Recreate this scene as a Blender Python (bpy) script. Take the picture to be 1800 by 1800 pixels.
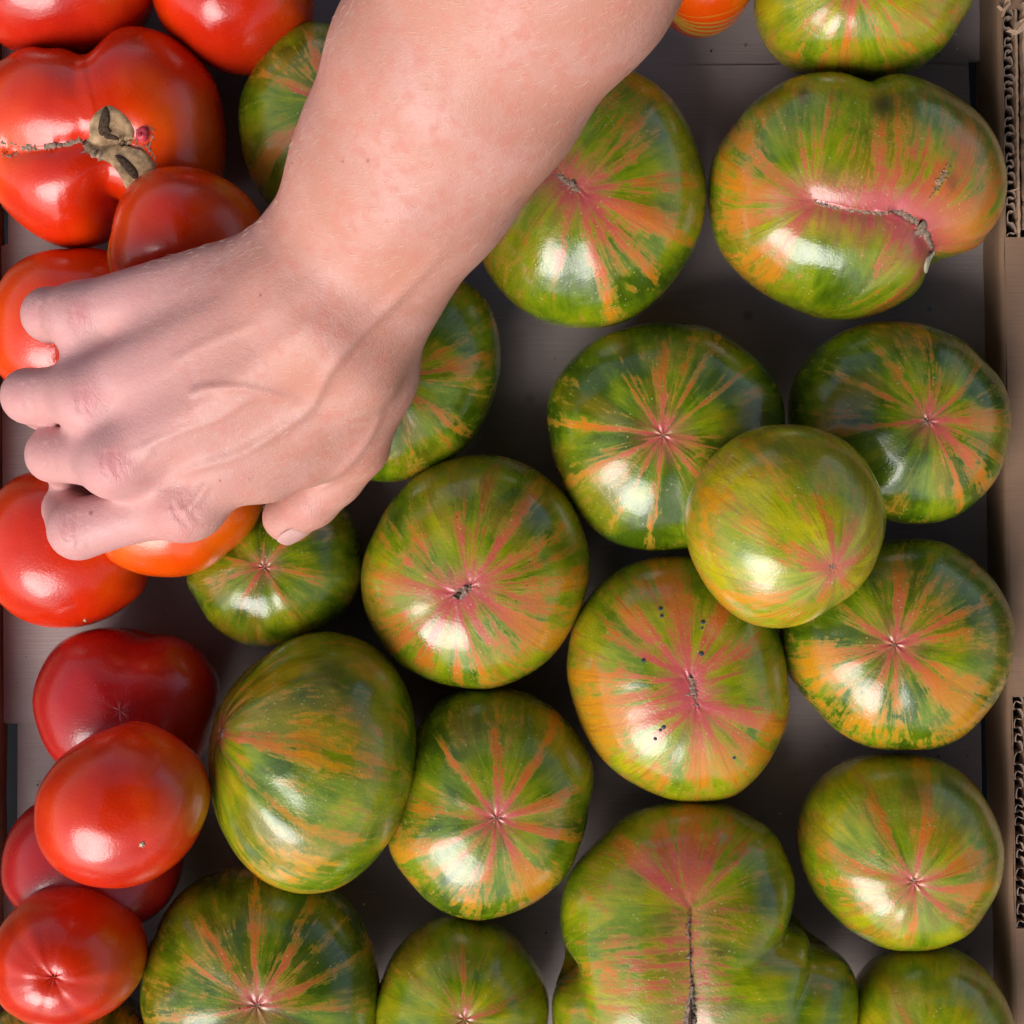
import bpy, bmesh, math, random
import numpy as np
from mathutils import Vector
from math import radians, pi, sin, cos
random.seed(7); RNG = np.random.default_rng(7)
for o in list(bpy.data.objects): bpy.data.objects.remove(o)
SC = bpy.context.scene; COL = SC.collection

# ------------------------------------------------------------------ camera, light, exposure
H = 0.65; ZR = 0.03; S = 0.36/1800
cam_d = bpy.data.cameras.new('camera'); cam = bpy.data.objects.new('camera', cam_d); COL.objects.link(cam)
cam.location = (0, 0, H); cam.rotation_euler = (0, 0, 0)
cam_d.sensor_fit = 'AUTO'; cam_d.angle = 2*math.atan(0.18/(H-ZR)); cam_d.clip_start = 0.01; cam_d.clip_end = 100
SC.camera = cam
SUN_EL, SUN_AZ = 39.0, 31.0            # azimuth measured from the picture's bottom towards its left
w = bpy.data.worlds.new('World'); SC.world = w; w.use_nodes = True
nt = w.node_tree; bg = nt.nodes['Background']
sky = nt.nodes.new('ShaderNodeTexSky'); sky.sky_type = 'NISHITA'; sky.sun_disc = False
sky.sun_elevation = radians(SUN_EL); sky.sun_rotation = radians(180+SUN_AZ); sky.dust_density = 2.5; sky.air_density = 0.8
hs = nt.nodes.new('ShaderNodeHueSaturation'); hs.inputs['Saturation'].default_value = 0.75; nt.links.new(sky.outputs[0], hs.inputs['Color']); nt.links.new(hs.outputs[0], bg.inputs[0]); bg.inputs[1].default_value = 0.09
sd = bpy.data.lights.new('sun', 'SUN'); sun = bpy.data.objects.new('sun', sd); COL.objects.link(sun)
sd.energy = 1.5; sd.angle = radians(40); sd.color = (1.0, 0.985, 0.97)
sdir = Vector((-sin(radians(SUN_AZ))*cos(radians(SUN_EL)), -cos(radians(SUN_AZ))*cos(radians(SUN_EL)), sin(radians(SUN_EL))))
sun.rotation_euler = sdir.to_track_quat('Z', 'Y').to_euler()
SC.view_settings.view_transform = 'Standard'; SC.view_settings.look = 'None'
SC.view_settings.exposure = 0.9; SC.view_settings.gamma = 1.0

def P(px, py, z):
    """the point at height z that the photograph shows at (px, py)"""
    k = S*(H-z)/(H-ZR)
    return np.array([(px-900)*k, -(py-900)*k, z])
def tag(o, label=None, cat=None, group=None, kind=None):
    for k, v in (('label', label), ('category', cat), ('group', group), ('kind', kind)):
        if v: o[k] = v
    return o
def link(name, me, mat=None, parent=None, smooth=True):
    o = bpy.data.objects.new(name, me); COL.objects.link(o)
    if mat: me.materials.append(mat)
    if parent: o.parent = parent; o.matrix_parent_inverse = parent.matrix_world.inverted()
    if smooth and len(me.polygons): me.polygons.foreach_set('use_smooth', [True]*len(me.polygons))
    return o
def mesh_from(name, V, F):
    me = bpy.data.meshes.new(name); me.from_pydata([tuple(v) for v in V], [], [tuple(f) for f in F]); me.update(); return me

# ------------------------------------------------------------------ node helpers
class NB:
    def __init__(s, name):
        s.m = bpy.data.materials.new(name); s.m.use_nodes = True; s.t = s.m.node_tree; s.b = s.t.nodes['Principled BSDF']
    def n(s, kind, **kw):
        x = s.t.nodes.new(kind)
        for k, v in kw.items(): setattr(x, k, v)
        return x
    def put(s, sock, v):
        if v is None: return
        if isinstance(v, bpy.types.NodeSocket): s.t.links.new(v, sock)
        elif isinstance(v, (tuple, list)): sock.default_value = tuple(v) if len(v) == len(sock.default_value) else tuple(v)+(1.0,)
        else: sock.default_value = v
    def math(s, op, a, b=None, c=None, clamp=False):
        x = s.n('ShaderNodeMath', operation=op, use_clamp=clamp)
        for i, v in enumerate((a, b, c)): s.put(x.inputs[i], v)
        return x.outputs[0]
    def ramp(s, f, pts):
        x = s.n('ShaderNodeValToRGB'); el = x.color_ramp.elements
        while len(el) < len(pts): el.new(0.5)
        for e, (p, c) in zip(el, pts): e.position = p; e.color = tuple(c)+(1.0,)
        s.put(x.inputs[0], f); return x.outputs[0]
    def mix(s, f, a, b, mode='MIX'):
        x = s.n('ShaderNodeMix', data_type='RGBA', blend_type=mode)
        s.put(x.inputs[0], f); s.put(x.inputs[6], a); s.put(x.inputs[7], b); return x.outputs[2]
    def ss(s, v, lo, hi, a=0.0, b=1.0):
        x = s.n('ShaderNodeMapRange', interpolation_type='SMOOTHSTEP')
        s.put(x.inputs[0], v); x.inputs[1].default_value = lo; x.inputs[2].default_value = hi; x.inputs[3].default_value = a; x.inputs[4].default_value = b
        return x.outputs[0]
    def attr(s, name, out='Fac'): return s.n('ShaderNodeAttribute', attribute_name=name).outputs[out]
    def sep(s, v):
        x = s.n('ShaderNodeSeparateXYZ'); s.put(x.inputs[0], v); return x.outputs
    def comb(s, a, b, c):
        x = s.n('ShaderNodeCombineXYZ')
        for i, v in enumerate((a, b, c)): s.put(x.inputs[i], v)
        return x.outputs[0]
    def noise(s, vec, scale, detail=2.0, rough=0.5, w=None, dist=0.0):
        x = s.n('ShaderNodeTexNoise', noise_dimensions='4D' if w is not None else '3D')
        s.put(x.inputs['Vector'], vec); s.put(x.inputs['Scale'], scale); s.put(x.inputs['Detail'], detail); s.put(x.inputs['Roughness'], rough)
        if w is not None: s.put(x.inputs['W'], w)
        x.inputs['Distortion'].default_value = dist
        return x.outputs[0]
    def vor(s, vec, scale, rnd=1.0):
        x = s.n('ShaderNodeTexVoronoi'); s.put(x.inputs['Vector'], vec); s.put(x.inputs['Scale'], scale); x.inputs['Randomness'].default_value = rnd
        return x.outputs['Distance'], x.outputs['Color']
    def bump(s, h, strength, dist, normal=None):
        x = s.n('ShaderNodeBump'); s.put(x.inputs['Height'], h); x.inputs['Strength'].default_value = strength; x.inputs['Distance'].default_value = dist
        if normal: s.put(x.inputs['Normal'], normal)
        return x.outputs[0]
    def obj(s): return s.n('ShaderNodeTexCoord').outputs['Object']
    def out(s, col=None, rough=None, normal=None, spec=None, sss=0, rad=None, scale=0.01, coat=0, coat_r=0.05):
        b = s.b
        s.put(b.inputs['Base Color'], col); s.put(b.inputs['Roughness'], rough); s.put(b.inputs['Normal'], normal); s.put(b.inputs['Specular IOR Level'], spec)
        if sss:
            b.inputs['Subsurface Weight'].default_value = sss; b.inputs['Subsurface Radius'].default_value = rad; b.inputs['Subsurface Scale'].default_value = scale
        if coat: b.inputs['Coat Weight'].default_value = coat; b.inputs['Coat Roughness'].default_value = coat_r
        return s.m

# ------------------------------------------------------------------ simple materials
def cardboard(name, base, wear=0.25, line=True):
    q = NB(name); o = q.obj()
    f = q.noise(o, 60, 5, 0.6); f2 = q.noise(o, 14, 3, 0.55)
    st = q.n('ShaderNodeMapping'); st.inputs['Scale'].default_value = (25, 1400, 25); q.put(st.inputs[0], o)
    fib = q.noise(st.outputs[0], 1.0, 2, 0.6)
    c = q.mix(q.ss(f2, .3, .7), tuple(x*(1-wear) for x in base), tuple(min(1, x*(1+wear)) for x in base))
    c = q.mix(q.ss(f, .55, .8, 0, .25), c, tuple(x*1.25 for x in base))
    c = q.mix(q.ss(fib, .35, .75, 0, .25), c, tuple(x*0.72 for x in base))
    d, _ = q.vor(o, 55); stain = q.math('MULTIPLY', q.ss(d, .05, .16, 1, 0), q.ss(q.noise(o, 22, 1), .50, .58)); c = q.mix(q.ss(q.noise(o, 9, 4, .65, None, 1.2), .5, .72, 0, .4), c, tuple(x*0.6 for x in base))
    c = q.mix(q.math('MULTIPLY', stain, .6), c, tuple(x*0.35 for x in base))
    return q.out(c, 0.85, q.bump(q.math('ADD', fib, f), 0.25, 0.0006), 0.2)
M_FLOOR = cardboard('box_floor_board', (0.33, 0.27, 0.255))
M_WALL = cardboard('box_wall_board', (0.29, 0.175, 0.11))
M_LINER = cardboard('box_torn_liner', (0.50, 0.32, 0.21))
M_FLUTE = cardboard('box_flute_paper', (0.40, 0.29, 0.22))
def plain(name, col, rough=0.7, var=0.3, sc=900, bump=0.0004, spec=0.3):
    q = NB(name); o = q.obj(); f = q.noise(o, sc, 4, .6)
    return q.out(q.mix(q.ss(f, .3, .7), tuple(x*(1-var) for x in col), tuple(min(1, x*(1+var)) for x in col)), rough, q.bump(f, .6, bump), spec)
M_CORK = plain('corky_scar', (0.27, 0.185, 0.135), 0.9, 0.45, 1500, 0.0006, 0.1)
M_CORKD = plain('corky_scar_dark', (0.07, 0.045, 0.03), 0.9, 0.5, 1500, 0.001, 0.1)
M_TAN = plain('healed_cork_skin', (0.33, 0.215, 0.115), 0.75, 0.5, 260, 0.0005, 0.2)
M_SPOT = plain('blemish_skin', (0.035, 0.05, 0.055), 0.6, 0.4, 1500)
M_TABLE = plain('dark_table', (0.006, 0.007, 0.010), 0.8, 0.4, 60)
M_NAIL = plain('finger_nail', (0.58, 0.33, 0.29), 0.25, 0.06, 300, 0.0001, 0.5)
M_HAIR = plain('pale_arm_hair', (0.85, 0.68, 0.50), 0.45, 0.1, 300)
M_HAIRD = plain('dark_arm_hair', (0.13, 0.08, 0.06), 0.5, 0.1, 300)
M_CREAM = plain('dried_sap', (0.55, 0.5, 0.33), 0.6, 0.2, 900)

# ------------------------------------------------------------------ tomato skins
def skin_striped(seed, green=0.0, red=0.0, yellow=0.0, cover=0.0, dull=0.0, core=1.0):
    """green tomato with radial red, orange and ochre streaks; green: darker green; red: how far red runs; yellow: ochre ground; cover: share of streaks"""
    q = NB('striped_tomato_skin'); pat = q.sep(q.attr('pat', 'Vector')); rad = q.attr('rad'); st = q.attr('streak')
    def coords(k, c): return q.comb(q.math('MULTIPLY', pat[0], k), q.math('MULTIPLY', pat[1], k), q.math('MULTIPLY', pat[2], c))
    def rn(k, g, det, sd, rough=.5, c=3.0, dist=0.0):
        return q.noise(coords(k, c), 1.0, det, rough, q.math('MULTIPLY_ADD', rad, g, sd), dist)
    n1 = rn(2.3, 1.1, 2, seed*3.1); n2 = rn(9.0, 2.6, 5, seed*1.7+5, .66, 13, .7); n3 = rn(24, 1.8, 3, seed+9, .62, 34); n4 = rn(2.0, 1.6, 2, seed*2.3+20)
    o = q.obj(); j = q.noise(o, 130, 5, .68, None, 1.4); j2 = q.noise(o, 48, 3, .6, None, .8)
    m = q.math('MULTIPLY', st, .70)
    for nz, am in ((n1, 1.0), (n2, 2.0), (j, 1.2), (j2, .6), (n3, 1.7)): m = q.math('ADD', m, q.math('MULTIPLY', q.math('SUBTRACT', nz, .5), am))
    m = q.math('ADD', m, q.ss(rad, 0.0, .22, .30*core, 0.0)); m = q.math('ADD', m, q.ss(rad, .9, 1.5, 0.0, .10+yellow*.08))
    oc = q.attr('ochre'); m = q.math('ADD', m, q.math('MULTIPLY', oc, .42))
    mask = q.ss(m, .30-cover, .66-cover)
    sc = q.ramp(q.math('ADD', q.math('MULTIPLY', rad, .68), q.math('MULTIPLY', q.math('SUBTRACT', n4, .5+red*.6), .5)),
        [(0.0, (.48, .045, .085)), (.16, (.56, .075, .075)), (.34, (.64, .135, .018)), (.55, (.62, .21, .006)), (.85, (.58, .29, .004))])
    sc = q.mix(q.ss(n3, .35, .7, 0, .45), sc, (.46, .18, .012)); sc = q.mix(q.ss(j2, .5, .66, 0, .35), sc, (.42, .24, .03))
    sc = q.mix(q.math('MULTIPLY', oc, .8), sc, (.56, .25, .002))
    g = q.math('ADD', n4, q.math('ADD', q.math('MULTIPLY', q.math('SUBTRACT', n2, .5), .6), q.math('MULTIPLY', q.math('SUBTRACT', j2, .5), .5)))
    gc = q.ramp(q.math('ADD', g, -green*.17+yellow*.2), [(0.25, (.052, .095, .002)), (.42, (.125, .195, .003)), (.58, (.24, .285, .004)), (.8, (.46, .37, .006))])
    # brown-olive ground where ripening shows through the green
    gc = q.mix(q.math('MULTIPLY', q.ss(q.math('ADD', n1, q.math('MULTIPLY', q.math('SUBTRACT', j2, .5), .6)), .44, .66), .5+dull*.4), gc, (.23, .155, .006))
    tan = q.mix(q.ss(n3, .4, .62), (.42, .25, .025), (.26, .23, .02))
    gc = q.mix(q.math('MULTIPLY', q.ss(m, .16-cover, .34-cover), .75), gc, tan)
    sc = q.mix(q.ss(q.noise(coords(40, 60), 1.0, 2, .6, q.math('MULTIPLY', rad, 1.2)), .45, .7, 0, .4), sc, (.40, .10, .03))
    c = q.mix(q.math('MULTIPLY', mask, .93), gc, sc)
    c = q.mix(q.math('MULTIPLY', q.ss(n3, .55, .68), .5), c, q.mix(.55, c, (.04, .10, .004)))
    c = q.mix(q.ss(q.math('ADD', rad, q.math('MULTIPLY', q.math('SUBTRACT', n2, .5), .5)), .02, .34, .38*core+red*.8*core, 0), c, (.50, .08, .10))
    d, vc = q.vor(o, 420); sp = q.math('MULTIPLY', q.ss(d, .07, .16, 1, 0), q.ss(q.noise(o, 70, 1), .46, .56))
    c = q.mix(q.math('MULTIPLY', sp, .5), c, (.62, .56, .28))
    c = q.mix(q.math('MULTIPLY', q.attr('bruise'), .8), c, (.055, .055, .008))
    d2, _ = q.vor(o, 160); sp2 = q.math('MULTIPLY', q.ss(d2, .03, .07, 1, 0), q.ss(q.noise(o, 40, 1), .58, .62))
    c = q.mix(q.math('MULTIPLY', sp2, .7), c, (.05, .05, .02))
    h = q.noise(o, 1100, 2, .5)
    return q.out(c, q.ss(q.noise(o, 55, 5, .7), .35, .68, .16, .38), q.bump(q.math('ADD', q.math('MULTIPLY', h, .3), q.math('ADD', q.math('MULTIPLY', q.noise(o, 95, 2), 1.3), q.math('MULTIPLY', q.noise(o, 42, 2), 2.6))), .42, .0008), .5,
                 sss=.12, rad=(1, .5, .2), scale=.003, coat=.5, coat_r=.12)
def skin_red(seed, orange=0.0, dark=0.0, lime=None):
    q = NB('red_tomato_skin'); pat = q.sep(q.attr('pat', 'Vector')); rad = q.attr('rad'); st = q.attr('streak'); o = q.obj()
    n1 = q.noise(o, 22, 2, .5); n2 = q.noise(q.comb(q.math('MULTIPLY', pat[0], 6), q.math('MULTIPLY', pat[1], 6), 0), 1.0, 3, .5, q.math('MULTIPLY_ADD', rad, 1.0, seed))
    f = q.math('ADD', q.math('ADD', n1, q.math('MULTIPLY', q.math('SUBTRACT', n2, .5), .12)), orange)
    c = q.ramp(f, [(.2, (.42*(1-dark*.5), .010*(1-dark*.6), .004+.008*dark)), (.45, (.64*(1-dark*.5), .026*(1-dark*.8), .002+.012*dark)), (.65, (.74*(1-dark*.45), .070*(1-dark*.8), .001+.01*dark)), (.9, (.78, .15, .002))])
    c = q.mix(q.ss(q.math('ADD', st, q.math('MULTIPLY', q.math('SUBTRACT', n2, .5), .6)), .25, .75), c, (.55, .30, .03))
    c = q.mix(q.math('MULTIPLY', q.attr('bruise'), .6), c, (.45, .12, .01))
    d, _ = q.vor(o, 420); c = q.mix(q.math('MULTIPLY', q.ss(d, .05, .1, 1, 0), q.math('MULTIPLY', q.ss(q.noise(o, 60, 1), .55, .6), .35)), c, (.75, .35, .12))
    h = q.noise(o, 1100, 2, .5)
    return q.out(c, q.ss(q.noise(o, 50, 5, .7), .35, .68, .17, .36), q.bump(q.math('ADD', q.math('MULTIPLY', h, .25), q.math('ADD', q.math('MULTIPLY', q.noise(o, 60, 2), 1.2), q.math('MULTIPLY', q.noise(o, 30, 2), 3.0))), .38, .0008), .5,
                 sss=.15, rad=(1, .25, .1), scale=.005, coat=.25, coat_r=.1)

# ------------------------------------------------------------------ tomatoes
NA, NP = 92, 160
class Tomato:
    def __init__(s, name, label, group, mat, outline, pole, zc, hz, p=2.25, scar=None, streaks=None, dimple=(1.2, .22), ribs=(6, .012), creases=(), seed=0, spread=1.0, bruise=(), ochre=()):
        s.rs = np.random.default_rng(seed+100)
        pts = np.array([P(x, y, zc)[:2] for x, y in outline]); s.zc = zc; s.hz = hz; s.p = p
        # centroid of the outline polygon
        x, y = pts.T; x1, y1 = np.roll(x, -1), np.roll(y, -1); cr = x*y1-x1*y
        s.c = np.array([((x+x1)*cr).sum(), ((y+y1)*cr).sum()])/(3*cr.sum())
        d = pts-s.c; a = np.arctan2(d[:, 1], d[:, 0]); r = np.hypot(d[:, 0], d[:, 1]); k = np.argsort(a); a, r = a[k], r[k]
        s.ag = np.linspace(-pi, pi, 361)[:-1]
        R = np.interp(s.ag, np.concatenate([a-2*pi, a, a+2*pi]), np.concatenate([r, r, r]))
        ker = np.exp(-(np.arange(-12, 13)/4.5)**2); ker /= ker.sum()
        R = sum(np.roll(R, i-12)*ker[i] for i in range(25))
        s.R = R; s.Rm = R.mean()
        kw = np.exp(-(np.arange(-60, 61)/26.)**2); kw /= kw.sum(); s.Rs = sum(np.roll(R, i-60)*kw[i] for i in range(121))
        s.pole = s.dir_px(*pole); a_ = s.pole
        e1 = np.array([1., 0, 0]) - a_*a_[0]
        if np.linalg.norm(e1) < .35: e1 = -np.sign(a_[0])*(np.array([0, 0, 1.]) - a_*a_[2])
        e1 /= np.linalg.norm(e1); e2 = np.cross(a_, e1); s.e1, s.e2 = e1, e2
        s.scar_px = scar
        s.sq = np.array([s.q(s.dir_px(*c)) for c in scar]) if scar else np.zeros((1, 2))
        s.dimple = dimple; s.ribs = ribs; s.creases = [(np.array([P(x, y, zc)[:2] for x, y in pl]), w*1e-3, dp*1e-3) for pl, w, dp in creases]
        s.ph = s.rs.uniform(0, 2*pi, 4)
        al = pi*(np.linspace(0, 1, NA)**1.15); ps = np.linspace(0, 2*pi, NP+1)[:-1]
        A, B = np.meshgrid(al[1:-1], ps, indexing='ij')
        D = (np.cos(A)[..., None]*a_ + np.sin(A)[..., None]*(np.cos(B)[..., None]*e1+np.sin(B)[..., None]*e2)).reshape(-1, 3)
        D = np.vstack([a_, D, -a_]); V = s.ev(D)
        n = NA-2; F = [(0, 1+j, 1+(j+1) % NP) for j in range(NP)]
        for i in range(n-1):
            b0 = 1+i*NP; b1 = b0+NP
            F += [(b0+j, b1+j, b1+(j+1) % NP, b0+(j+1) % NP) for j in range(NP)]
        last = len(D)-1; b0 = 1+(n-1)*NP; F += [(b0+j, last, b0+(j+1) % NP) for j in range(NP)]
        s.origin = np.array([s.c[0], s.c[1], zc-hz])
        root = bpy.data.objects.new(name, mesh_from(name, V-s.origin, F)); COL.objects.link(root); root.location = s.origin; s.o = root
        root.data.materials.append(mat); root.data.polygons.foreach_set('use_smooth', [True]*len(root.data.polygons))
        tag(root, label, 'tomato', group); bpy.context.view_layer.update()
        Q = s.q(D); v, along = s.near(Q); rad = np.linalg.norm(v, axis=1); vh = v/np.maximum(rad, 1e-6)[:, None]
        me = root.data
        at = me.attributes.new('pat', 'FLOAT_VECTOR', 'POINT'); at.data.foreach_set('vector', np.column_stack([vh, along]).ravel())
        at = me.attributes.new('rad', 'FLOAT', 'POINT'); at.data.foreach_set('value', rad)
        st = np.zeros(len(D))
        if streaks is None:
            n = s.rs.integers(7, 11); streaks = [(360*i/n+s.rs.uniform(-14, 14), s.rs.uniform(5, 10), s.rs.uniform(.6, 1.7), s.rs.uniform(.5, .9)) for i in range(n)]
        ang = np.arctan2(v[:, 1], v[:, 0])
        for (dg, wd, ln, gain) in streaks:
            da = np.abs((ang-radians(dg)+pi) % (2*pi)-pi)
            st = np.maximum(st, gain*np.exp(-(da*(.45+.75*rad)/radians(wd*.85*spread))**2*.8)*(1/(1+np.exp((rad-ln)/.12))))
        oc = np.zeros(len(D))
        for bx, by, bw, bh, ba in ochre:
            kk = S*(H-V[:, 2])/(H-ZR); oc = np.maximum(oc, ba*np.exp(-((((900+V[:, 0]/kk)-bx)/bw)**2+(((900-V[:, 1]/kk)-by)/bh)**2)*.8)*(D[:, 2] > -.4))
        at = me.attributes.new('ochre', 'FLOAT', 'POINT'); at.data.foreach_set('value', oc)
        br = np.zeros(len(D))
        for bx, by, bw, bh, ba in bruise:
            kk = S*(H-V[:, 2])/(H-ZR); br += ba*np.exp(-((((900+V[:, 0]/kk)-bx)/bw)**2+(((900-V[:, 1]/kk)-by)/bh)**2)**1.5)*(D[:, 2] > 0)
        at = me.attributes.new('bruise', 'FLOAT', 'POINT'); at.data.foreach_set('value', br)
        at = me.attributes.new('streak', 'FLOAT', 'POINT'); at.data.foreach_set('value', st)
    def Rf(s, phi, sn=1.0):
        g = np.concatenate([s.ag, [pi]]); w_ = np.clip(sn, 0, 1)**4
        return w_*np.interp(phi, g, np.concatenate([s.R, [s.R[0]]]))+(1-w_)*np.interp(phi, g, np.concatenate([s.Rs, [s.Rs[0]]]))
    def dir_px(s, px, py):
        z = s.zc+s.hz*.8; sn = .8
        for _ in range(14):
            q = P(px, py, z)[:2]-s.c; r = np.hypot(*q); sn = min(.985, .5*sn+.5*r/s.Rf(np.arctan2(q[1], q[0]), sn)); c = (1-sn**s.p)**(1/s.p); z = s.zc+s.hz*c
        d = np.array([q[0]/max(r, 1e-9)*sn, q[1]/max(r, 1e-9)*sn, c]); return d/np.linalg.norm(d)
    def q(s, D):
        D = np.atleast_2d(D); al = np.arccos(np.clip(D@s.pole, -1, 1)); x, y = D@s.e1, D@s.e2; n = np.maximum(np.hypot(x, y), 1e-9)
        r = np.column_stack([al*x/n, al*y/n]); return r if len(r) > 1 else r[0]
    def near(s, Q):
        if len(s.sq) == 1: return Q-s.sq[0], np.zeros(len(Q))
        best = None; acc = 0.0
        for a, b in zip(s.sq[:-1], s.sq[1:]):
            ab = b-a; L = np.linalg.norm(ab); t = np.clip(((Q-a)@ab)/L**2, 0, 1); v = Q-(a+t[:, None]*ab); d = np.linalg.norm(v, axis=1)
            if best is None: best, bv, ba = d, v, acc+t*L
            else:
                k = d < best; best = np.where(k, d, best); bv = np.where(k[:, None], v, bv); ba = np.where(k, acc+t*L, ba)
            acc += L
        return bv, ba
    def ev(s, D):
        D = np.atleast_2d(D); sd = np.hypot(D[:, 0], D[:, 1]); cd = np.abs(D[:, 2]); nn = (sd**s.p+cd**s.p)**(1/s.p)
        phi = np.arctan2(D[:, 1], D[:, 0]); sn = sd/nn; R = s.Rf(phi, sn)   # the outline's fine lobes fade towards the crown
        c = cd/nn*np.sign(D[:, 2])
        L = np.column_stack([np.cos(phi)*R*sn, np.sin(phi)*R*sn, s.hz*c])
        Q = s.q(D); Q = np.atleast_2d(Q); v, al = s.near(Q); rad = np.linalg.norm(v, axis=1); ang = np.arctan2(v[:, 1], v[:, 0])
        n, am = s.ribs
        rb = am*(np.cos(n*ang+s.ph[0])*.6+np.cos((n+2)*ang+s.ph[1])*.4+np.cos((2*n+1)*ang+s.ph[2])*.25)*np.exp(-((rad-.95)/.75)**2)*np.clip(rad/.4, 0, 1)
        L *= (1+rb)[:, None]
        dp, sg = s.dimple
        L -= s.pole*(dp*1e-3*np.exp(-(rad/sg)**2)+dp*.4e-3*np.exp(-(rad/(sg*.35))**2)*(1+.5*np.cos(7*ang+s.ph[3])))[:, None]
        X = L + np.array([s.c[0], s.c[1], s.zc])
        for pl, w, dep in s.creases:
            n = len(pl)-1; bd = np.full(len(X), 9.); bt = np.zeros(len(X))
            for i in range(n):
                a, b = pl[i], pl[i+1]; ab = b-a; t = np.clip(((X[:, :2]-a)@ab)/(ab@ab), 0, 1); d = np.linalg.norm(X[:, :2]-(a+t[:, None]*ab), axis=1)
                k = d < bd; bd = np.where(k, d, bd); bt = np.where(k, (i+t)/n, bt)
            g = dep*(1-.75*bt)*np.exp(-(bd/w)**1.6)*(D[:, 2] > -.3)
            nr = D/np.linalg.norm(D, axis=1)[:, None]; X -= nr*g[:, None]
        return X
    def at(s, px, py, up=0.0):
        d = s.dir_px(px, py); x = s.ev(d)[0]; e = 1e-3
        t1 = s.ev(_n(d+e*s.tan(d)[0]))[0]-x; t2 = s.ev(_n(d+e*s.tan(d)[1]))[0]-x; n = np.cross(t1, t2); n /= np.linalg.norm(n)
        if n@d < 0: n = -n
        return x+n*up, n
    @staticmethod
    def tan(d):
        a = np.array([1., 0, 0]) if abs(d[0]) < .8 else np.array([0, 1., 0]); t = np.cross(d, a); t /= np.linalg.norm(t); return t, np.cross(d, t)
def _n(v): return v/np.linalg.norm(v)

def child(T, name, V, F, mat):
    me = mesh_from(name, np.array(V)-T.origin, F); o = bpy.data.objects.new(name, me); COL.objects.link(o); o.parent = T.o
    me.materials.append(mat); me.polygons.foreach_set('use_smooth', [True]*len(me.polygons)); return o
def star(T, px, py, r=1.6e-3, seed=0, mat=None, name='blossom_scar', elong=None):
    rs = np.random.default_rng(seed); x, n = T.at(px, py); t1, t2 = T.tan(n); f = 1.0
    if elong is not None:
        ex, ey, f = elong; v = np.array([ex, ey, 0.]); t1 = _n(v-n*(n@v)); t2 = np.cross(n, t1)
    na, nr = 27, 5; V = [x+n*.0003]; spk = rs.uniform(.55, 1.1, na); spk[::3] = rs.uniform(1.2, 1.9, 9)
    k = (H-x[2])
    for i in range(1, nr+1):
        for j in range(na):
            a = 2*pi*j/na; rr = r*i/nr*(1+(spk[j]-1)*(i/nr)**1.5); w_ = x+t1*cos(a)*rr*f+t2*sin(a)*rr
            qx = 900+w_[0]/(S*(H-w_[2])/(H-ZR)); qy = 900-w_[1]/(S*(H-w_[2])/(H-ZR)); y, _ = T.at(qx, qy)
            V.append(y+n*(.00045*(1-(i/nr)**2)+rs.uniform(0, 3e-4)*(1-(i/nr))-(1.0e-4 if i == nr else 0)+.00012))
    F = [(0, 1+j, 1+(j+1) % na) for j in range(na)]
    for i in range(nr-1):
        b0 = 1+i*na; b1 = b0+na; F += [(b0+j, b1+j, b1+(j+1) % na, b0+(j+1) % na) for j in range(na)]
    return child(T, name, V, F, mat or M_CORK)
def seam(T, pts, w=9e-4, seed=0, mat=None, name='scar_seam', widths=None, h=.65):
    """corky seam that follows a line drawn on the fruit"""
    rs = np.random.default_rng(seed); pts = np.array(pts, float); L = np.concatenate([[0], np.cumsum(np.linalg.norm(np.diff(pts, axis=0), axis=1))])
    n = max(8, int(L[-1]/2.2)); t = np.linspace(0, L[-1], n); X = np.interp(t, L, pts[:, 0]); Y = np.interp(t, L, pts[:, 1])
    W = np.interp(t/L[-1], np.linspace(0, 1, len(widths)), widths) if widths else np.ones(n)
    n = len(X); m = 7; V, F, ex = [], [], []
    for i in range(n):
        jx, jy = rs.normal(0, .65, 2); x, nn = T.at(X[i]+jx, Y[i]+jy); i2 = min(n-1, i+1); i1 = max(0, i-1)
        tg = np.array([X[i2]-X[i1], -(Y[i2]-Y[i1]), 0.]); tg = _n(tg-nn*(nn@tg)); sd_ = np.cross(nn, tg); ww = w*W[i]*rs.uniform(.75, 1.3)*(0.35 if i in (0, n-1) else 1)
        for k in range(m):
            a = pi*k/(m-1); V.append(x+sd_*cos(a)*ww*rs.uniform(.85, 1.2)+nn*(sin(a)*ww*h*rs.uniform(.6, 1.3)-.00025))
        if i: F += [((i-1)*m+k, i*m+k, i*m+k+1, (i-1)*m+k+1) for k in range(m-1)]
        if rs.random() < .6:
            s0 = 1 if rs.random() < .5 else -1; ln = ww*rs.uniform(1.2, 2.0); tip = x+sd_*s0*ln+tg*rs.normal(0, .4)*ln*.4
            ex.append([x+sd_*s0*ww*.6+tg*ww*.35+nn*1e-4, x+sd_*s0*ww*.6-tg*ww*.35+nn*1e-4, tip+nn*5e-5, x+sd_*s0*ww*.9+nn*5e-4])
    for e in ex:
        b = len(V); V += e; F += [(b, b+3, b+2), (b+3, b+1, b+2)]
    return child(T, name, V, F, mat or M_CORK)
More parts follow.
